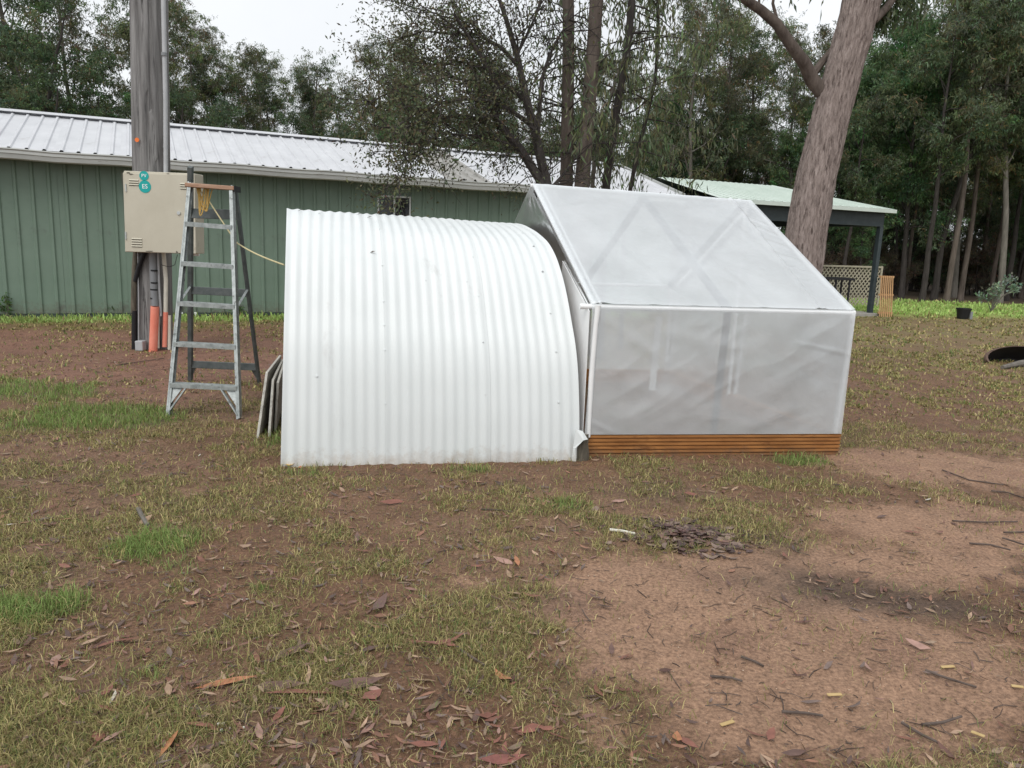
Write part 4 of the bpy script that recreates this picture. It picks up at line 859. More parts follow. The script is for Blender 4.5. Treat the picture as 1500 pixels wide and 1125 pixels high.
# rolled film edge along the left front corner and eave
MB().tube([gh(.015, -.004, .15), gh(.01, -.008, .6), gh(.02, -.01, 1.0), gh(.03, -.008, EZ_ + .01)], [.016, .02, .018, .022], 10).build('film_roll', M_pipe, gho, smooth=True)

# ------------------------------------------------------------------ trees
def limb_path(p0, d0, L, n, rng, curl=0.25, grav=0.0):
    p = np.array(p0, float); d = np.array(d0, float); d /= np.linalg.norm(d); pts = [p.copy()]
    for i in range(n):
        d = d + rng.normal(size=3) * curl * 0.35 + np.array([0, 0, grav]); d /= np.linalg.norm(d); p = p + d * L / n; pts.append(p.copy())
    return pts
def make_tree(name, seed, H, r0, c0, spread, nl, nleaf, leafL, leafW, base, bark, lean=0.03, clump=(0.35, 0.7), elev=(20, 65), droop=0.8, multi=1, tipbias=1.0, wob=0.10, sprig=True):
    rng = np.random.default_rng(seed); mb = MB(); clumps = []; dead = []
    for ms in range(multi):
        a0 = rng.random() * 6.28; d0 = np.array([math.cos(a0) * (lean + 0.12 * (multi > 1)), math.sin(a0) * (lean + 0.12 * (multi > 1)), 1.0]); Hh = H * (1 if ms == 0 else 0.75 + .2 * rng.random())
        tp = limb_path((0.15 * ms * math.cos(a0), 0.15 * ms * math.sin(a0), -0.25), d0, Hh * 0.94, 14, rng, wob, 0.01)
        rr = [r0 * (1.25 if i == 0 else 1 - 0.82 * (i / 14)) for i in range(15)]; mb.tube(tp, rr, 10)
        for k in range(nl // multi):
            t = c0 + (0.97 - c0) * ((k + rng.random()) / (nl // multi)); f = t * 14; i = min(13, int(f)); p = tp[i] + (tp[i + 1] - tp[i]) * (f - i)
            az = k * 2.399 + rng.random() * 1.2; el = R(elev[0] + (elev[1] - elev[0]) * rng.random()); rel = (t - c0) / (1 - c0)
            L = spread * (0.55 + 0.6 * rng.random()) * (1.0 - 0.55 * rel ** 1.5) * (0.7 + 0.5 * min(1, rel * 3))
            d = (math.cos(az) * math.cos(el), math.sin(az) * math.cos(el), math.sin(el)); lp = limb_path(p, d, L, 6, rng, 0.5, 0.05)
            rb = max(0.012, rr[i] * 0.42); mb.tube(lp, [rb * (1 - .13 * q) for q in range(7)], 6, False)
            for s in range(5):
                j = 2 + int(rng.random() * 4.99); j = min(j, 6); q0 = lp[j]; dd = (lp[j] - lp[j - 1]); dd = dd / np.linalg.norm(dd) + rng.normal(size=3) * 0.75; L2 = L * (0.22 + .25 * rng.random())
                sp_ = limb_path(q0, dd, L2, 3, rng, 0.6, 0.03); mb.tube(sp_, [rb * .4, rb * .3, rb * .22, rb * .12], 4, False)
                for m_ in (2, 3):
                    clumps.append((sp_[m_] + rng.normal(size=3) * 0.12, clump[0] + (clump[1] - clump[0]) * rng.random()))
            clumps.append((lp[6], clump[1]))
    nc = len(clumps); per = max(6, nleaf // nc); cs = np.array([c_ for c_, _ in clumps]); rs = np.array([r_ for _, r_ in clumps])
    idx = np.repeat(np.arange(nc), per); n = len(idx); u = unit(rng.normal(size=(n, 3))) * (rng.random((n, 1)) ** 0.45); u[:, 2] *= 0.62
    # leaves hang on several sprigs per clump, so the outline breaks up
    pos = cs[idx] + u * rs[idx][:, None]
    if sprig:
        ns = 9; sg_c = rng.normal(size=(nc, ns, 3)) * 0.42; sg = rng.integers(0, ns, n); so = sg_c[idx, sg] * rs[idx][:, None]; pos = cs[idx] + so + u * rs[idx][:, None] * 0.34
    d = rng.normal(size=(n, 3)) * 0.75; d[:, 2] -= droop
    br = (0.72 + 0.56 * rng.random(nc))[idx][:, None]; hue = 1 + 0.10 * rng.normal(size=(nc, 3))
    cc = tint(n, base, .25, .08, rng) * br * hue[idx]; old = rng.random(n) < 0.05; cc[old] = cc[old] * np.array([1.7, 1.0, .8])
    L = leafL * (0.6 + 0.8 * rng.random(n)); W = leafW * (0.7 + 0.6 * rng.random(n))
    crown = leaves_mesh('crown', pos, d, L, W, cc, rng=rng)
    root = empty(name); mb.build('trunk', bark, root, smooth=True, world=False); link('crown', crown, M_leaf, root); root['height'] = float(max(pos[:, 2].max(), 0.1)); return root

GREEN = (0.125, 0.165, 0.088); OLIVE = (0.15, 0.175, 0.095); DARKG = (0.092, 0.132, 0.068); FRESH = (0.12, 0.205, 0.09); BROWNG = (0.17, 0.15, 0.105)
V = {}
V['gum'] = make_tree('gum_tree', 11, 15, .19, .32, 3.0, 18, 23000, .20, .040, GREEN, M_bark4, clump=(.4, .8))
V['airy'] = make_tree('gum_tree', 23, 15, .15, .38, 3.2, 16, 17000, .20, .036, OLIVE, M_bark4, clump=(.35, .65), elev=(30, 70))
V['dense'] = make_tree('wattle_tree', 31, 10, .16, .12, 2.8, 20, 30000, .15, .05, DARKG, M_bark2, clump=(.45, .85), elev=(10, 55), multi=2, wob=.16)
V['fresh'] = make_tree('gum_tree', 43, 13, .14, .28, 2.6, 18, 24000, .19, .042, FRESH, M_bark2, clump=(.4, .75), elev=(15, 55))
V['thin'] = make_tree('gum_sapling', 57, 14, .12, .5, 1.9, 12, 11000, .19, .040, OLIVE, M_bark3, clump=(.3, .6), wob=.09, lean=.05)
V['thind'] = make_tree('gum_sapling', 61, 13, .14, .42, 2.2, 13, 14000, .19, .042, GREEN, M_bark2, clump=(.35, .65), wob=.12, lean=.08)
V['under'] = make_tree('scrub_bush', 71, 3.4, .04, .10, 1.3, 16, 9000, .13, .032, BROWNG, M_bark2, clump=(.22, .45), multi=4, wob=.22)
V['mid'] = make_tree('gum_tree', 83, 15, .17, .22, 3.3, 20, 20000, .20, .040, OLIVE, M_bark4, clump=(.4, .75), elev=(10, 60))
used = {}
LAB = {'gum': 'tall grey barked gum tree', 'airy': 'airy olive gum tree', 'dense': 'dense dark green wattle tree', 'fresh': 'fresh green dark trunked gum tree',
       'thin': 'thin brown barked gum sapling', 'thind': 'slender dark trunked gum sapling', 'under': 'low brownish green scrub bush', 'mid': 'broad olive gum tree'}
CAT = {'dense': 'tree', 'under': 'bush'}
def place(kind, px, ytop, Yd, where, rz=None, sxy=1.0, tilt=(0, 0)):
    src = V[kind]
    if where is BS: where = 'behind the shed roof ' + ('beside the timber pole' if px < 120 else 'at the pole and its conduit' if px < 240 else 'above the step ladder' if px < 345 else 'under the open sky gap' if px < 500 else 'and the dark twiggy tree' if px < 650 else 'and the branching dark tree trunk' if px < 790 else 'and the straight brown trunks')
    elif where is BH: where = 'behind the veranda roof ' + ('near the thin dark sapling' if px < 1020 else 'under the forked limb' if px < 1125 else 'at the leaning gum trunk' if px < 1200 else 'beside its dark corner post')
    elif where is BB: where = 'in the bush ' + ('behind the slatted panel' if px < 1345 else 'just left of the black pot' if px < 1385 else 'right behind the black pot' if px < 1432 else 'behind the pale leaved shrub' if px < 1485 else 'behind the tipped tub')
    if kind not in used: o = src; used[kind] = 1
    else: o = copy_tree(src)
    p = at(px, 400, Yd); top = at(px, ytop, Yd).z; s = max(.25, top / src['height'])
    o.location = (p.x, p.y, 0.0); o.scale = (s * sxy, s * sxy, s); o.rotation_euler = (R(tilt[0]), R(tilt[1]), random.random() * 6.28 if rz is None else rz)
    o['label'] = LAB[kind] + ' ' + where; o['category'] = CAT.get(kind, 'tree'); o['group'] = LAB[kind] + ' ' + where
    return o
BS = 'behind the white shed roof'; BH = 'in the bush behind the veranda'; BB = 'in the bush beyond the lawn'
for a in [('gum', -70, -190, 26), ('dense', 15, -60, 24), ('gum', 70, -160, 28), ('mid', 130, -110, 26), ('dense', 150, 40, 25), ('gum', 190, -60, 31), ('airy', 235, -55, 29), ('airy', 292, 20, 33), ('gum', 330, 62, 34), ('airy', 395, 52, 31), ('gum', 440, 68, 33), ('airy', 470, 112, 36),
          ('dense', 250, 110, 27), ('dense', 330, 140, 28), ('dense', 410, 135, 29), ('mid', 290, 95, 30), ('mid', 20, -30, 32), ('dense', 490, 165, 30), ('mid', 545, 30, 33), ('gum', 600, 38, 34), ('fresh', 570, 95, 30), ('dense', 620, 130, 31), ('dense', 60, 75, 23), ('fresh', 215, 105, 26),
          ('mid', 360, 82, 33), ('gum', 420, 88, 34), ('mid', 462, 118, 35), ('dense', 372, 125, 30), ('gum', 680, 60, 36), ('dense', 720, 150, 33), ('airy', 745, 90, 37), ('fresh', 940, 100, 31), ('dense', 800, 140, 36), ('dense', 880, 150, 34), ('airy', 860, 60, 38)]: place(*a, BS)
for a in [('gum', 965, 20, 31), ('airy', 1010, -20, 30), ('mid', 1060, -40, 32), ('gum', 1110, 10, 34), ('airy', 1160, 20, 31), ('dense', 1000, 130, 32), ('dense', 1090, 130, 33), ('fresh', 1150, 120, 30), ('fresh', 1215, 60, 31), ('dense', 1210, 190, 33), ('airy', 1180, 30, 37), ('mid', 1040, 60, 36), ('under', 1215, 345, 30), ('under', 1255, 350, 29), ('fresh', 1262, 250, 28), ('thind', 1235, 120, 28)]: place(*a, BH)
for a in [('fresh', 1275, -40, 29), ('fresh', 1325, -20, 28), ('mid', 1400, -150, 30), ('thind', 1355, 0, 26.5), ('thind', 1372, -60, 27.5), ('thin', 1392, -100, 26.5), ('airy', 1470, -120, 27), ('thin', 1412, -60, 28), ('airy', 1530, -150, 28), ('gum', 1440, 90, 34), ('gum', 1350, 70, 36), ('airy', 1290, 40, 38), ('dense', 1330, 170, 34), ('dense', 1440, 200, 36), ('dense', 1520, 180, 33), ('fresh', 1490, 210, 31), ('thin', 1455, 20, 30), ('thind', 1480, 40, 29), ('thin', 1500, -20, 31), ('thin', 1330, 60, 31), ('thind', 1310, 90, 32), ('fresh', 1560, 60, 27), ('mid', 1600, -100, 29), ('gum', 1510, 110, 38), ('thind', 1520, 20, 27), ('thin', 1435, 60, 33), ('thin', 1345, 100, 36), ('thind', 1470, 100, 36)]: place(*a, BB)
rr_ = random.Random(3)
for i in range(26):      # deeper rows of trees and scrub
    px = 1180 + i * 17 + rr_.uniform(-8, 8); place(rr_.choice(['thin', 'thind', 'thin', 'airy']), px, rr_.uniform(40, 160), rr_.uniform(33, 52), 'deep in the bush beyond the lawn')
for i in range(40): place('under', 1190 + i * 10 + rr_.uniform(-6, 6), rr_.uniform(300, 380), rr_.uniform(30, 46), 'among the trunks beyond the lawn')
for i in range(26): place(rr_.choice(['dense', 'mid', 'dense']), -60 + i * 48 + rr_.uniform(-10, 10), rr_.uniform(150, 185) + (0 if i < 11 else -20), rr_.uniform(38, 52), 'in the far tree line')
for i in range(9): place(rr_.choice(['dense', 'mid']), 1180 + i * 46 + rr_.uniform(-8, 8), rr_.uniform(150, 230), rr_.uniform(50, 62), 'in the far tree line')
for k_, src in V.items():
    if k_ not in used:
        for ch in list(src.children): bpy.data.objects.remove(ch)
        bpy.data.objects.remove(src)

# big leaning gum by the greenhouse
def bark_trunk(pts, rads, name, m, parent, sides=150, step=0.022, amp=0.024):
    P = [np.array(p) for p in pts]; d = np.r_[0, np.cumsum([np.linalg.norm(P[i + 1] - P[i]) for i in range(len(P) - 1)])]; n = int(d[-1] / step); t = np.linspace(0, d[-1], n)
    Q = np.stack([np.interp(t, d, [p[k] for p in P]) for k in range(3)], 1)
    for _ in range(12): Q[1:-1] = (Q[:-2] + 2 * Q[1:-1] + Q[2:]) / 4
    rr = np.interp(t, d, rads); th = np.linspace(0, 2 * np.pi, sides, endpoint=False)
    TT, ZZ = np.meshgrid(th, t); kx = TT / (2 * np.pi) * sides
    def wrapn(fx, fz, s): # noise continuous round the trunk
        return 0.5 * (fbm(np.cos(TT) * fx + 9, np.sin(TT) * fx + ZZ * fz, s, 3) + fbm(np.sin(TT) * fx + 3 + ZZ * fz * .3, np.cos(TT) * fx + ZZ * fz, s + 9, 3))
    big = wrapn(1.1, .8, 3) - .5; fur = np.abs(wrapn(9, 3.2, 13) - .5) * 2; fine = wrapn(20, 7.0, 29) - .5
    lump = np.exp(-((ZZ % 0.62 - .31) / .05) ** 2) * np.maximum(0, wrapn(1.5, 1.0, 41) - .5) * 2
    RR = rr[:, None] * (0.97 + 0.10 * big) + amp * (fur * 1.5 - .4 + fine * .9) + .03 * lump
    v = np.zeros((n, sides, 3)); v[:, :, 0] = Q[:, 0:1] + RR * np.cos(TT); v[:, :, 1] = Q[:, 1:2] + RR * np.sin(TT); v[:, :, 2] = Q[:, 2:3]
    v = v - np.array(parent.location); ii, kk = np.meshgrid(np.arange(n - 1), np.arange(sides), indexing='ij')
    f = np.stack([ii * sides + kk, ii * sides + (kk + 1) % sides, (ii + 1) * sides + (kk + 1) % sides, (ii + 1) * sides + kk], 2).reshape(-1, 4)
    return link(name, np_mesh(name, v.reshape(-1, 3), f, 4, None, True), m, parent)
Yt = 9.2
tb = at(1158, 545, Yt); big = empty('leaning_gum_tree', (tb.x, Yt, 0)); tag(big, 'big leaning gum tree with rough pinkish brown bark behind the greenhouse', 'tree')
tp = [Vector((tb.x - .02, Yt, -0.1)), at(1163, 480, Yt), at(1172, 400, Yt), at(1182, 335, Yt), at(1196, 260, Yt), at(1222, 150, Yt), at(1245, 70, Yt), at(1263, 0, Yt), at(1282, -90, Yt), at(1310, -250, Yt)]
bark_trunk(tp, [.34, .28, .25, .24, .225, .213, .21, .215, .205, .17], 'trunk', M_bark, big)
bp_ = [at(1205, 135, Yt), at(1190, 118, Yt), at(1178, 92, Yt - .1), at(1158, 65, Yt - .2), at(1138, 35, Yt - .25), at(1115, 15, Yt - .3), at(1088, -3, Yt - .4), at(1040, -30, Yt - .6)]
MB().tube(bp_, [.085, .08, .068, .06, .056, .052, .048, .035], 12).build('limb', M_bark3, big, smooth=True)
MB().tube([at(1190, 110, Yt), at(1205, 90, Yt + .1), at(1222, 70, Yt + .1)], [.045, .04, .04], 8).build('limb', M_bark3, big, smooth=True)
MB().tube([at(1280, 30, Yt), at(1298, 12, Yt + .1), at(1330, -30, Yt + .3), at(1380, -120, Yt + .5)], [.045, .042, .035, .025], 10).build('limb', M_bark3, big, smooth=True)
MB().tube([at(1140, 36, Yt - .25), at(1132, 5, Yt - .2), at(1138, -30, Yt - .1)], [.02, .016, .012], 6).build('twig', M_bark3, big)
MB().tube([at(1112, 14, Yt - .3), at(1112, -15, Yt - .25)], [.015, .01], 6).build('twig', M_bark3, big)
# a few hanging leaf sprays of that tree near the top edge
def spray_mesh(cl, n, L, W, base, rng, droop=1.2):
    c_ = np.array([list(p) for p, r_ in cl]); r_ = np.array([q for _, q in cl]); i = rng.integers(0, len(cl), n); pos = c_[i] + rng.normal(size=(n, 3)) * r_[i][:, None] * .5
    d = rng.normal(size=(n, 3)) * .6; d[:, 2] -= droop
    return leaves_mesh('crown', pos, d, L * (.6 + .8 * rng.random(n)), W * (.7 + .6 * rng.random(n)), tint(n, base, .3, .12, rng), rng=rng)
rg = np.random.default_rng(5)
cr_o = link('crown', spray_mesh([(at(px, py, Yt + dy), s) for px, py, dy, s in ((1300, -20, .3, .3), (1330, 5, .4, .25), (1290, 20, .3, .15), (1350, -40, .5, .4), (1245, -120, 0, .5), (1150, -90, -.5, .5), (1060, -60, -.6, .4), (1400, -130, .5, .5))], 2600, .13, .025, GREEN, rg), M_leaf, big)
cr_o.location = -big.location

# dark twiggy tree in front of the shed roof
def nodes(lst): return [at(*p) for p in lst]
Ym = 9.6
dk = empty('dark_twiggy_tree', (at(806, 300, Ym).x, Ym, 0)); tag(dk, 'dark twiggy tree with fine leaves arching over the white shed roof', 'tree')
base_ = at(812, 420, Ym); base_.z = -0.1
main = [
 ([(base_.x, Ym, -.1)], [(808, 330), (803, 280), (786, 205), (770, 140), (757, 80), (742, 30), (725, -20)], .085, 0),
 ([(base_.x, Ym, -.1)], [(800, 300), (790, 262), (762, 218), (738, 190), (722, 160), (728, 125), (715, 100), (690, 60), (665, 20)], .07, -.3),
 ([], [(738, 190), (705, 176), (670, 168), (630, 178), (590, 182)], .032, -.9),
 ([], [(775, 180), (745, 160), (715, 148), (680, 145), (650, 150), (610, 165), (575, 190)], .03, -1.1),
 ([], [(772, 150), (742, 125), (712, 100), (680, 90), (640, 95), (600, 90)], .028, .6),
 ([], [(766, 105), (735, 70), (700, 50), (660, 50), (620, 45), (580, 60)], .026, .3),
 ([], [(787, 205), (793, 120), (800, 95), (812, 65), (826, 42), (838, 20)], .03, .2),
 ([], [(757, 80), (775, 45), (790, 10), (800, -30)], .022, .1),
 ([], [(762, 218), (730, 205), (690, 198), (650, 196), (620, 212), (600, 236), (585, 262)], .018, -1.3),
 ([], [(722, 160), (690, 120), (650, 110), (605, 125), (560, 140), (530, 160)], .02, -.6),
 ([], [(728, 125), (700, 70), (672, 20), (650, -30)], .018, .8),
 ([], [(690, 60), (640, 20), (600, 10)], .016, -.2),
 ([], [(803, 280), (830, 250), (850, 215), (870, 190)], .02, .4)]
mbw = MB(); tips = []; rgt = np.random.default_rng(77)
for pre, pl, r0, dy in main:
    n = len(pl); pts = [Vector(p) for p in pre] + [at(a, b, Ym + dy * (i / max(1, n - 1)) ** 1.0 * 1.3) for i, (a, b) in enumerate(pl)]
    n = len(pts); mbw.tube(pts, [r0 * (1 - .78 * i / (n - 1)) for i in range(n)], 8, False)
    for i in range(2 if r0 > .05 else 1, n):
        for k in range(7 if r0 < .05 else 4):
            q0 = np.array(pts[i - 1].lerp(pts[i], rgt.random())); dv = np.array(pts[i] - pts[i - 1]); dv = dv / np.linalg.norm(dv) + rgt.normal(size=3) * .8; L = .25 + .55 * rgt.random()
            sp_ = limb_path(q0, dv, L, 4, rgt, .6, -.02); mbw.tube(sp_, [.009, .007, .0055, .004, .0025], 4, False)
            for q in sp_[1:]: tips.append(q)
            for h in range(2):
                s2 = limb_path(sp_[2 + h], rgt.normal(size=3) + dv * .4, L * .5, 3, rgt, .7, -.03); mbw.tube(s2, [.004, .003, .002, .0012], 3, False); tips += [s2[1], s2[2], s2[3]]
mbw.build('trunk', M_bark2, dk, smooth=True)
tips = np.array(tips); n = 22000
lw = np.clip(1.15 - (tips[:, 0] + 2.0) / 2.3, .10, 1.15); lw /= lw.sum(); i = rgt.choice(len(tips), n, p=lw); pos = tips[i] + rgt.normal(size=(n, 3)) * .085
# keep the open, nearly leafless centre
cc = tint(n, (0.115, 0.125, 0.068), .3, .12, rgt); darkl = rgt.random(n) < .25; cc[darkl] *= np.array([.75, .6, .6])
d = rgt.normal(size=(n, 3)) * .8; d[:, 2] -= .5
cr_o = link('crown', leaves_mesh('crown', pos, d, .045 * (.6 + .8 * rgt.random(n)), .019 * (.7 + .6 * rgt.random(n)), cc, rng=rgt), M_leaf, dk); cr_o.location = -dk.location
# three straight trunks rising behind the greenhouse ridge
def post_tree(pxs, Yd, r_, m, label, leaves, seed, drop=(60, 260), hang=.9):
    rg2 = np.random.default_rng(seed); b = at(pxs[0][0], 430, Yd); o = empty('young_gum_tree', (b.x, Yd, 0)); tag(o, label, 'tree', 'young gum trees behind the greenhouse ridge')
    pts = [Vector((b.x, Yd, -.1))] + [at(a, y_, Yd) for a, y_ in pxs]
    bark_trunk(pts, list(np.linspace(r_ * 1.15, r_ * .8, len(pts))), 'trunk', m, o, sides=22, step=.06, amp=.008)
    if leaves:
        mbx = MB(); cl = []
        for k in range(30):
            t = rg2.random(); seg = min(len(pts) - 2, 1 + int(t * (len(pts) - 1))); p0 = np.array(pts[seg].lerp(pts[seg + 1], rg2.random()) if seg + 1 < len(pts) else pts[-1])
            if p0[2] < 2.6: continue
            sp_ = limb_path(p0, (rg2.normal(), rg2.normal(), .3), .5 + .9 * rg2.random(), 5, rg2, .5, -.08); MB().tube(sp_, [.012, .010, .008, .006, .004, .003], 4, False).build('branch', M_bark2, o)
            for q in sp_[2:]: cl.append((q, .22))
        if cl:
            me = spray_mesh(cl, leaves, .12, .022, OLIVE, rg2, 1.6); co = link('crown', me, M_leaf, o); co.location = -o.location
    return o
post_tree([(828, 330), (830, 260), (832, 130), (833, 30), (830, -60), (826, -200)], 10.2, .082, M_bark3, 'straight brown trunked gum next to the dark twiggy tree', 700, 2)
post_tree([(850, 330), (853, 262), (862, 160), (870, 60), (876, -40), (880, -200)], 10.0, .095, M_bark3, 'thickest of the straight dark brown gum trunks behind the ridge', 1300, 3)
post_tree([(884, 330), (888, 265), (905, 150), (918, 80), (926, 0), (930, -150)], 10.6, .055, M_bark2, 'slim dark gum trunk leaning right behind the greenhouse ridge', 2400, 4)
post_tree([(866, 330), (868, 262), (872, 225), (885, 170), (905, 110), (930, 40)], 10.8, .028, M_bark4, 'thin pale sapling stem among the trunks behind the ridge', 1500, 9)
post_tree([(915, 330), (925, 265), (940, 200), (960, 120), (965, 40), (960, -60)], 11.6, .03, M_bark2, 'thin dark sapling with long hanging leaves right of the trunks', 2600, 12)
# ------------------------------------------------------------------ small things on the lawn
p = g(1410, 467); pot = empty('plant_pot', p); tag(pot, 'black plastic plant pot standing alone on the green lawn', 'pot')
MB().lathe([(.0, .0), (.135, .0), (.17, .24), (.185, .24), (.187, .275), (.165, .275), (.125, .02), (0, .02)], 24, tuple(p)).build('pot_body', M_black, pot, smooth=True)
MB().box(p.x + .09, p.x + .15, p.y - .17, p.y - .13, 0.01, .2).build('label_patch', M_pvcd, pot)
p = g(1452, 457); sh = empty('young_shrub', p); tag(sh, 'small shrub with pale grey green leaves at the lawn edge', 'shrub')
mbx = MB(); cl = []; rg3 = np.random.default_rng(8)
for (dx, dz) in ((-.28, .62), (-.12, .75), (.05, .7), (.25, .95), (.42, .80), (.62, .72), (.35, 1.0), (-.30, .42), (.15, .45)):
    e_ = p + Vector((dx, rg3.normal() * .15, dz)); m_ = p.lerp(e_, .5) + Vector((dx * -.15, 0, .08)); mbx.tube([p, m_, e_], [.016, .011, .006], 6); cl.append((np.array(e_), .12)); cl.append((np.array(e_.lerp(m_, .25)), .10))
mbx.build('stems', M_bark4, sh); me = spray_mesh(cl, 420, .11, .045, (.26, .33, .25), rg3, -.2); o = link('foliage', me, M_leaf, sh); o.location = -sh.location
p = g(1482, 533); tub = empty('tipped_tub', p); tag(tub, 'dark tub tipped on its side half sunk in the brown lawn', 'tub')
prof = [(0.0, .34), (.20, .33), (.34, .24), (.42, .10), (.46, 0), (.49, -.005), (.50, .02), (.45, .13), (.37, .27), (.22, .37), (0, .385)]
n = 32; mb1, mb2 = MB(), MB(); rotm = Matrix.Rotation(R(68), 3, 'X') @ Matrix.Scale(1.0, 3)
def tpv(r_, z_, k): v_ = rotm @ Vector((r_ * math.cos(2 * math.pi * k / n) * 1.15, r_ * math.sin(2 * math.pi * k / n) * .42, z_ * 1.0)); return p + Vector((v_.x + .12, v_.y - .05, v_.z + .09))
for mbq, pr in ((mb1, prof[:5]), (mb2, prof[4:])):
    mbq.add([tpv(a, -b, k) for a, b in pr for k in range(n)], [(i * n + k, i * n + (k + 1) % n, (i + 1) * n + (k + 1) % n, (i + 1) * n + k) for i in range(len(pr) - 1) for k in range(n)])
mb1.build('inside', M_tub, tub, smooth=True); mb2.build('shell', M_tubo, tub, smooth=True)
lg0, lg1 = g(1468, 541), g(1520, 533)
tag(MB().tube([lg0 + Vector((0, 0, .03)), lg0.lerp(lg1, .5) + Vector((0, 0, .05)), lg1 + Vector((0, 0, .05))], [.03, .05, .05], 8).build('log', M_bark4, smooth=True), 'grey log lying in front of the tipped tub', 'log')
sp0 = g(1494, 536); tag(MB().add([sp0 + Vector(v_) for v_ in ((-.07, -.02, .0), (.07, -.03, .0), (.09, .03, .02), (.0, .06, .045), (-.06, .03, .02), (0, 0, .05))], [(0, 1, 5), (1, 2, 5), (2, 3, 5), (3, 4, 5), (4, 0, 5)]).build('plastic_scrap', M_pipe), 'white plastic scrap beside the tipped tub', 'scrap')
# weeds at the foot of the shed wall
for px, py, hh in ((14, 464, .34), (166, 462, .16), (350, 463, .18)):
    p = g(px, py) - SN * .12; wd = empty('tall_weed', p); tag(wd, {14: 'tall leafy weed against the green shed wall', 166: 'short weed at the shed wall beside the pole', 350: 'small weed at the shed wall behind the ladder'}[px], 'weed'); mbx = MB(); cl = []
    for k in range(6):
        e_ = p + Vector((rg3.normal() * hh * .3, rg3.normal() * .06, hh * (.6 + .5 * rg3.random()))); mbx.tube([p, p.lerp(e_, .6) + Vector((0, 0, .03)), e_], [.005, .004, .002], 5); cl += [(np.array(p.lerp(e_, t)), .05) for t in (.5, .75, 1)]
    mbx.build('stems', M_bark4, wd); o = link('foliage', spray_mesh(cl, 130, .07, .02, (.10, .18, .05), rg3, .1), M_leaf, wd); o.location = -wd.location
# white litter at the foot of the shed wall
for px in (266, 286):
    p = g(px, 463) - SN * .15; tag(MB().lathe([(0, 0), (.022, 0), (.024, .07), (.018, .085), (0, .086)], 12, tuple(p)).build('pipe_stub', M_pipe, smooth=True), 'short white pipe stub at the shed base behind the ladder', 'pipe', 'pipe stubs')

# leaf pile on the ground
rg4 = np.random.default_rng(21); pc = g(1005, 785); n = 520; a = rg4.random(n) * 6.283; r_ = np.abs(rg4.normal(size=n)) * .55 + .05
xx = pc.x + r_ * np.cos(a) * .36; yy = pc.y + r_ * np.sin(a) * .27; zz = ground_z(xx, yy) + .03 * np.maximum(0, 1 - r_) * rg4.random(n) + .004
L = .03 + .06 * rg4.random(n); cc = np.array([[.105, .058, .052], [.075, .045, .040], [.16, .09, .07], [.20, .14, .11]])[rg4.integers(0, 4, n)] * (.7 + .5 * rg4.random(n))[:, None]
v, q, c2 = leaf_shapes(np.stack([xx, yy, zz], 1), L, L * (.3 + .3 * rg4.random(n)), rg4.random(n) * 6.283, c2_ if False else cc)
tag(link('leaf_pile', np_mesh('leaf_pile', v, q, 3, c2), M_litter), 'heap of dark purplish brown dead leaves on the bare soil', 'leaf pile', kind='stuff')
# single fallen leaves, bark strips, sticks and chips that stand out
def solo_leaf(px, py, L, W, az, colr, lab, grp, cat='leaf', name='fallen_leaf'):
    p = g(px, py); c_ = np.array([[p.x, p.y, float(ground_z(np.array([p.x]), np.array([p.y]))[0]) + .012]]); v, q, c2 = leaf_shapes(c_, np.array([L]), np.array([W]), np.array([az]), np.array([colr]))
    o = link(name, np_mesh(name, v - c_, q, 3, c2), M_litter); o.location = c_[0]; tag(o, lab, cat, grp)
red = (.215, .088, .062); orange = (.36, .155, .075); pink = (.34, .205, .165); tan = (.30, .20, .13); dkb = (.13, .075, .06)
G1 = 'reddish fallen gum leaves'; G2 = 'tan fallen gum leaves'; G3 = 'dark fallen bark flakes'
for i in range(95):
    px = rr_.uniform(20, 1480); py = 1110 - 420 * rr_.random() ** 1.3; k = rr_.random()
    if 410 < px < 1235 and py < 700: continue
    if px > 880 and rr_.random() < .65: continue
    colr, lab, grp = ((red, 'reddish brown gum leaf lying on the grassy ground', G1) if k < .4 else (tan, 'tan curled gum leaf lying on the grassy ground', G2) if k < .62 else (pink, 'pale pinkish gum leaf lying on the grassy ground', 'pinkish fallen gum leaves') if k < .8 else (dkb, 'dark brown bark flake lying on the grassy ground', G3))
    L = rr_.uniform(.045, .115); solo_leaf(px, py, L, L * rr_.uniform(.2, .36), rr_.uniform(0, 6.28), colr, lab, grp, 'leaf' if grp != G3 else 'bark')
for px, py, L, W, az, colr in ((575, 740, .16, .035, .2, red), (740, 822, .14, .035, 2.4, pink), (756, 825, .12, .03, 1.8, orange), (440, 1015, .26, .035, .35, red), (330, 1005, .22, .035, .3, orange), (650, 945, .2, .03, .5, red), (715, 1050, .13, .04, .7, red), (740, 995, .12, .04, 2.0, orange), (247, 1095, .12, .035, 1.5, orange), (145, 1085, .10, .04, 2.0, red), (990, 1085, .06, .035, 1.5, orange), (905, 735, .12, .03, .6, pink), (420, 960, .18, .04, 1.0, dkb), (400, 1010, .24, .05, .1, dkb), (520, 1010, .2, .05, .2, dkb), (1335, 782, .12, .025, -.1, red), (560, 890, .16, .05, 1.2, dkb), (1130, 1080, .07, .03, .9, red), (545, 1025, .1, .05, 1.0, red), (735, 1115, .15, .045, .2, (.20, .075, .06))):
    solo_leaf(px, py, L, W, az, colr, 'long red brown strip of gum bark on the ground' if L > .15 else 'bright orange red dead leaf on the damp ground', 'long bark strips' if L > .15 else 'bright dead leaves', 'bark' if L > .15 else 'leaf', 'bark_strip' if L > .15 else 'fallen_leaf')
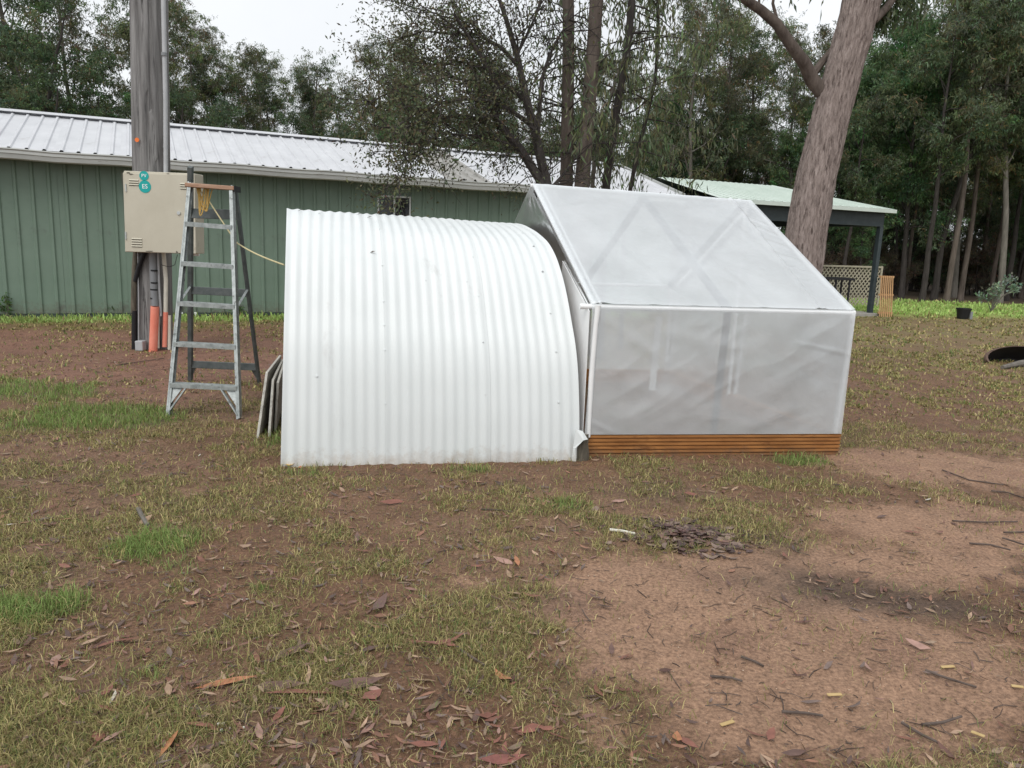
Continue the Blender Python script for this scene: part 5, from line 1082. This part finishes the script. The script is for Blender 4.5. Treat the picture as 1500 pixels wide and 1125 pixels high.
solo_leaf(425, 684, .07, .04, .2, (.62, .36, .05), 'bright yellow dead leaf at the corner of the white arch', 'z'); solo_leaf(441, 688, .06, .03, 1.2, (.42, .14, .05), 'orange dead leaf beside the white arch corner', 'z')
def stick(pxs, r_, lab, grp, m=M_twig, name='stick'):
    pts = [g(*q) + Vector((0, 0, r_ + .004)) for q in pxs]; tag(MB().tube(pts, [r_ * (1 - .3 * i / len(pts)) for i in range(len(pts))], 7).build(name, m, smooth=True), lab, 'stick', grp)
for s in ([(1452, 721), (1475, 723), (1505, 733)], [(1395, 765), (1440, 767), (1490, 766)], [(1468, 790), (1500, 800)], [(1350, 1065), (1380, 1062), (1408, 1053)], [(1355, 985), (1385, 996), (1430, 1010)], [(1320, 1062), (1350, 1080), (1375, 1092)], [(705, 748), (730, 749), (750, 752)], [(1040, 994), (1070, 996), (1087, 1001)], [(1145, 1046), (1180, 1048), (1205, 1052)], [(1380, 690), (1420, 705), (1470, 712)], [(1470, 782), (1505, 781)], [(1085, 965), (1105, 972), (1118, 979)], [(675, 955), (690, 965), (710, 978)], [(1420, 798), (1450, 800), (1480, 808)], [(170, 536), (205, 531), (240, 526)]):
    stick(s, .0055, 'thin dark stick lying on the bare sandy soil' if s[0][0] > 900 else 'short dark stick lying among thin grass', 'dark sticks on bare soil' if s[0][0] > 900 else 'dark sticks in the grass')
stick([(893, 779), (912, 781), (930, 785)], .009, 'pale weathered stick beside the heap of dead leaves', 'x', M_cream); stick([(203, 750), (209, 762), (217, 775)], .014, 'thick grey brown stick lying in the grass', 'y', M_bark4)
for o in [o for o in bpy.data.objects if o.get('group') in ('x', 'y', 'z')]: del o['group']
for px, py, az in ((1388, 979, .1), (1222, 1020, .05), (1065, 1062, .4), (1432, 1078, -.8), (1490, 1008, -.3)):
    p = g(px, py); L = .055 if px < 1400 else .042; d = Vector((math.cos(az), math.sin(az), 0)); tag(MB().bar(p - d * L / 2 + Vector((0, 0, .006)), p + d * L / 2 + Vector((0, 0, .009)), .015, .006).build('wood_chip', M_chip, bevel=0.003), 'yellow timber offcut lying on the sandy soil', 'wood chip', 'yellow offcuts')
for i in range(16):
    px, py = 345 + rr_.uniform(-25, 30), 1068 + rr_.uniform(-14, 20); p = g(px, py); r_ = rr_.uniform(.003, .006)
    tag(MB().lathe([(0, 0), (r_, r_ * .4), (r_ * .8, r_ * 1.2), (0, r_ * 1.5)], 7, (p.x, p.y, float(ground_z(np.array([p.x]), np.array([p.y]))[0]))).build('pebble', M_cream, smooth=True), 'small cream pebble in the scatter on the muddy grass', 'pebble', 'cream pebbles')
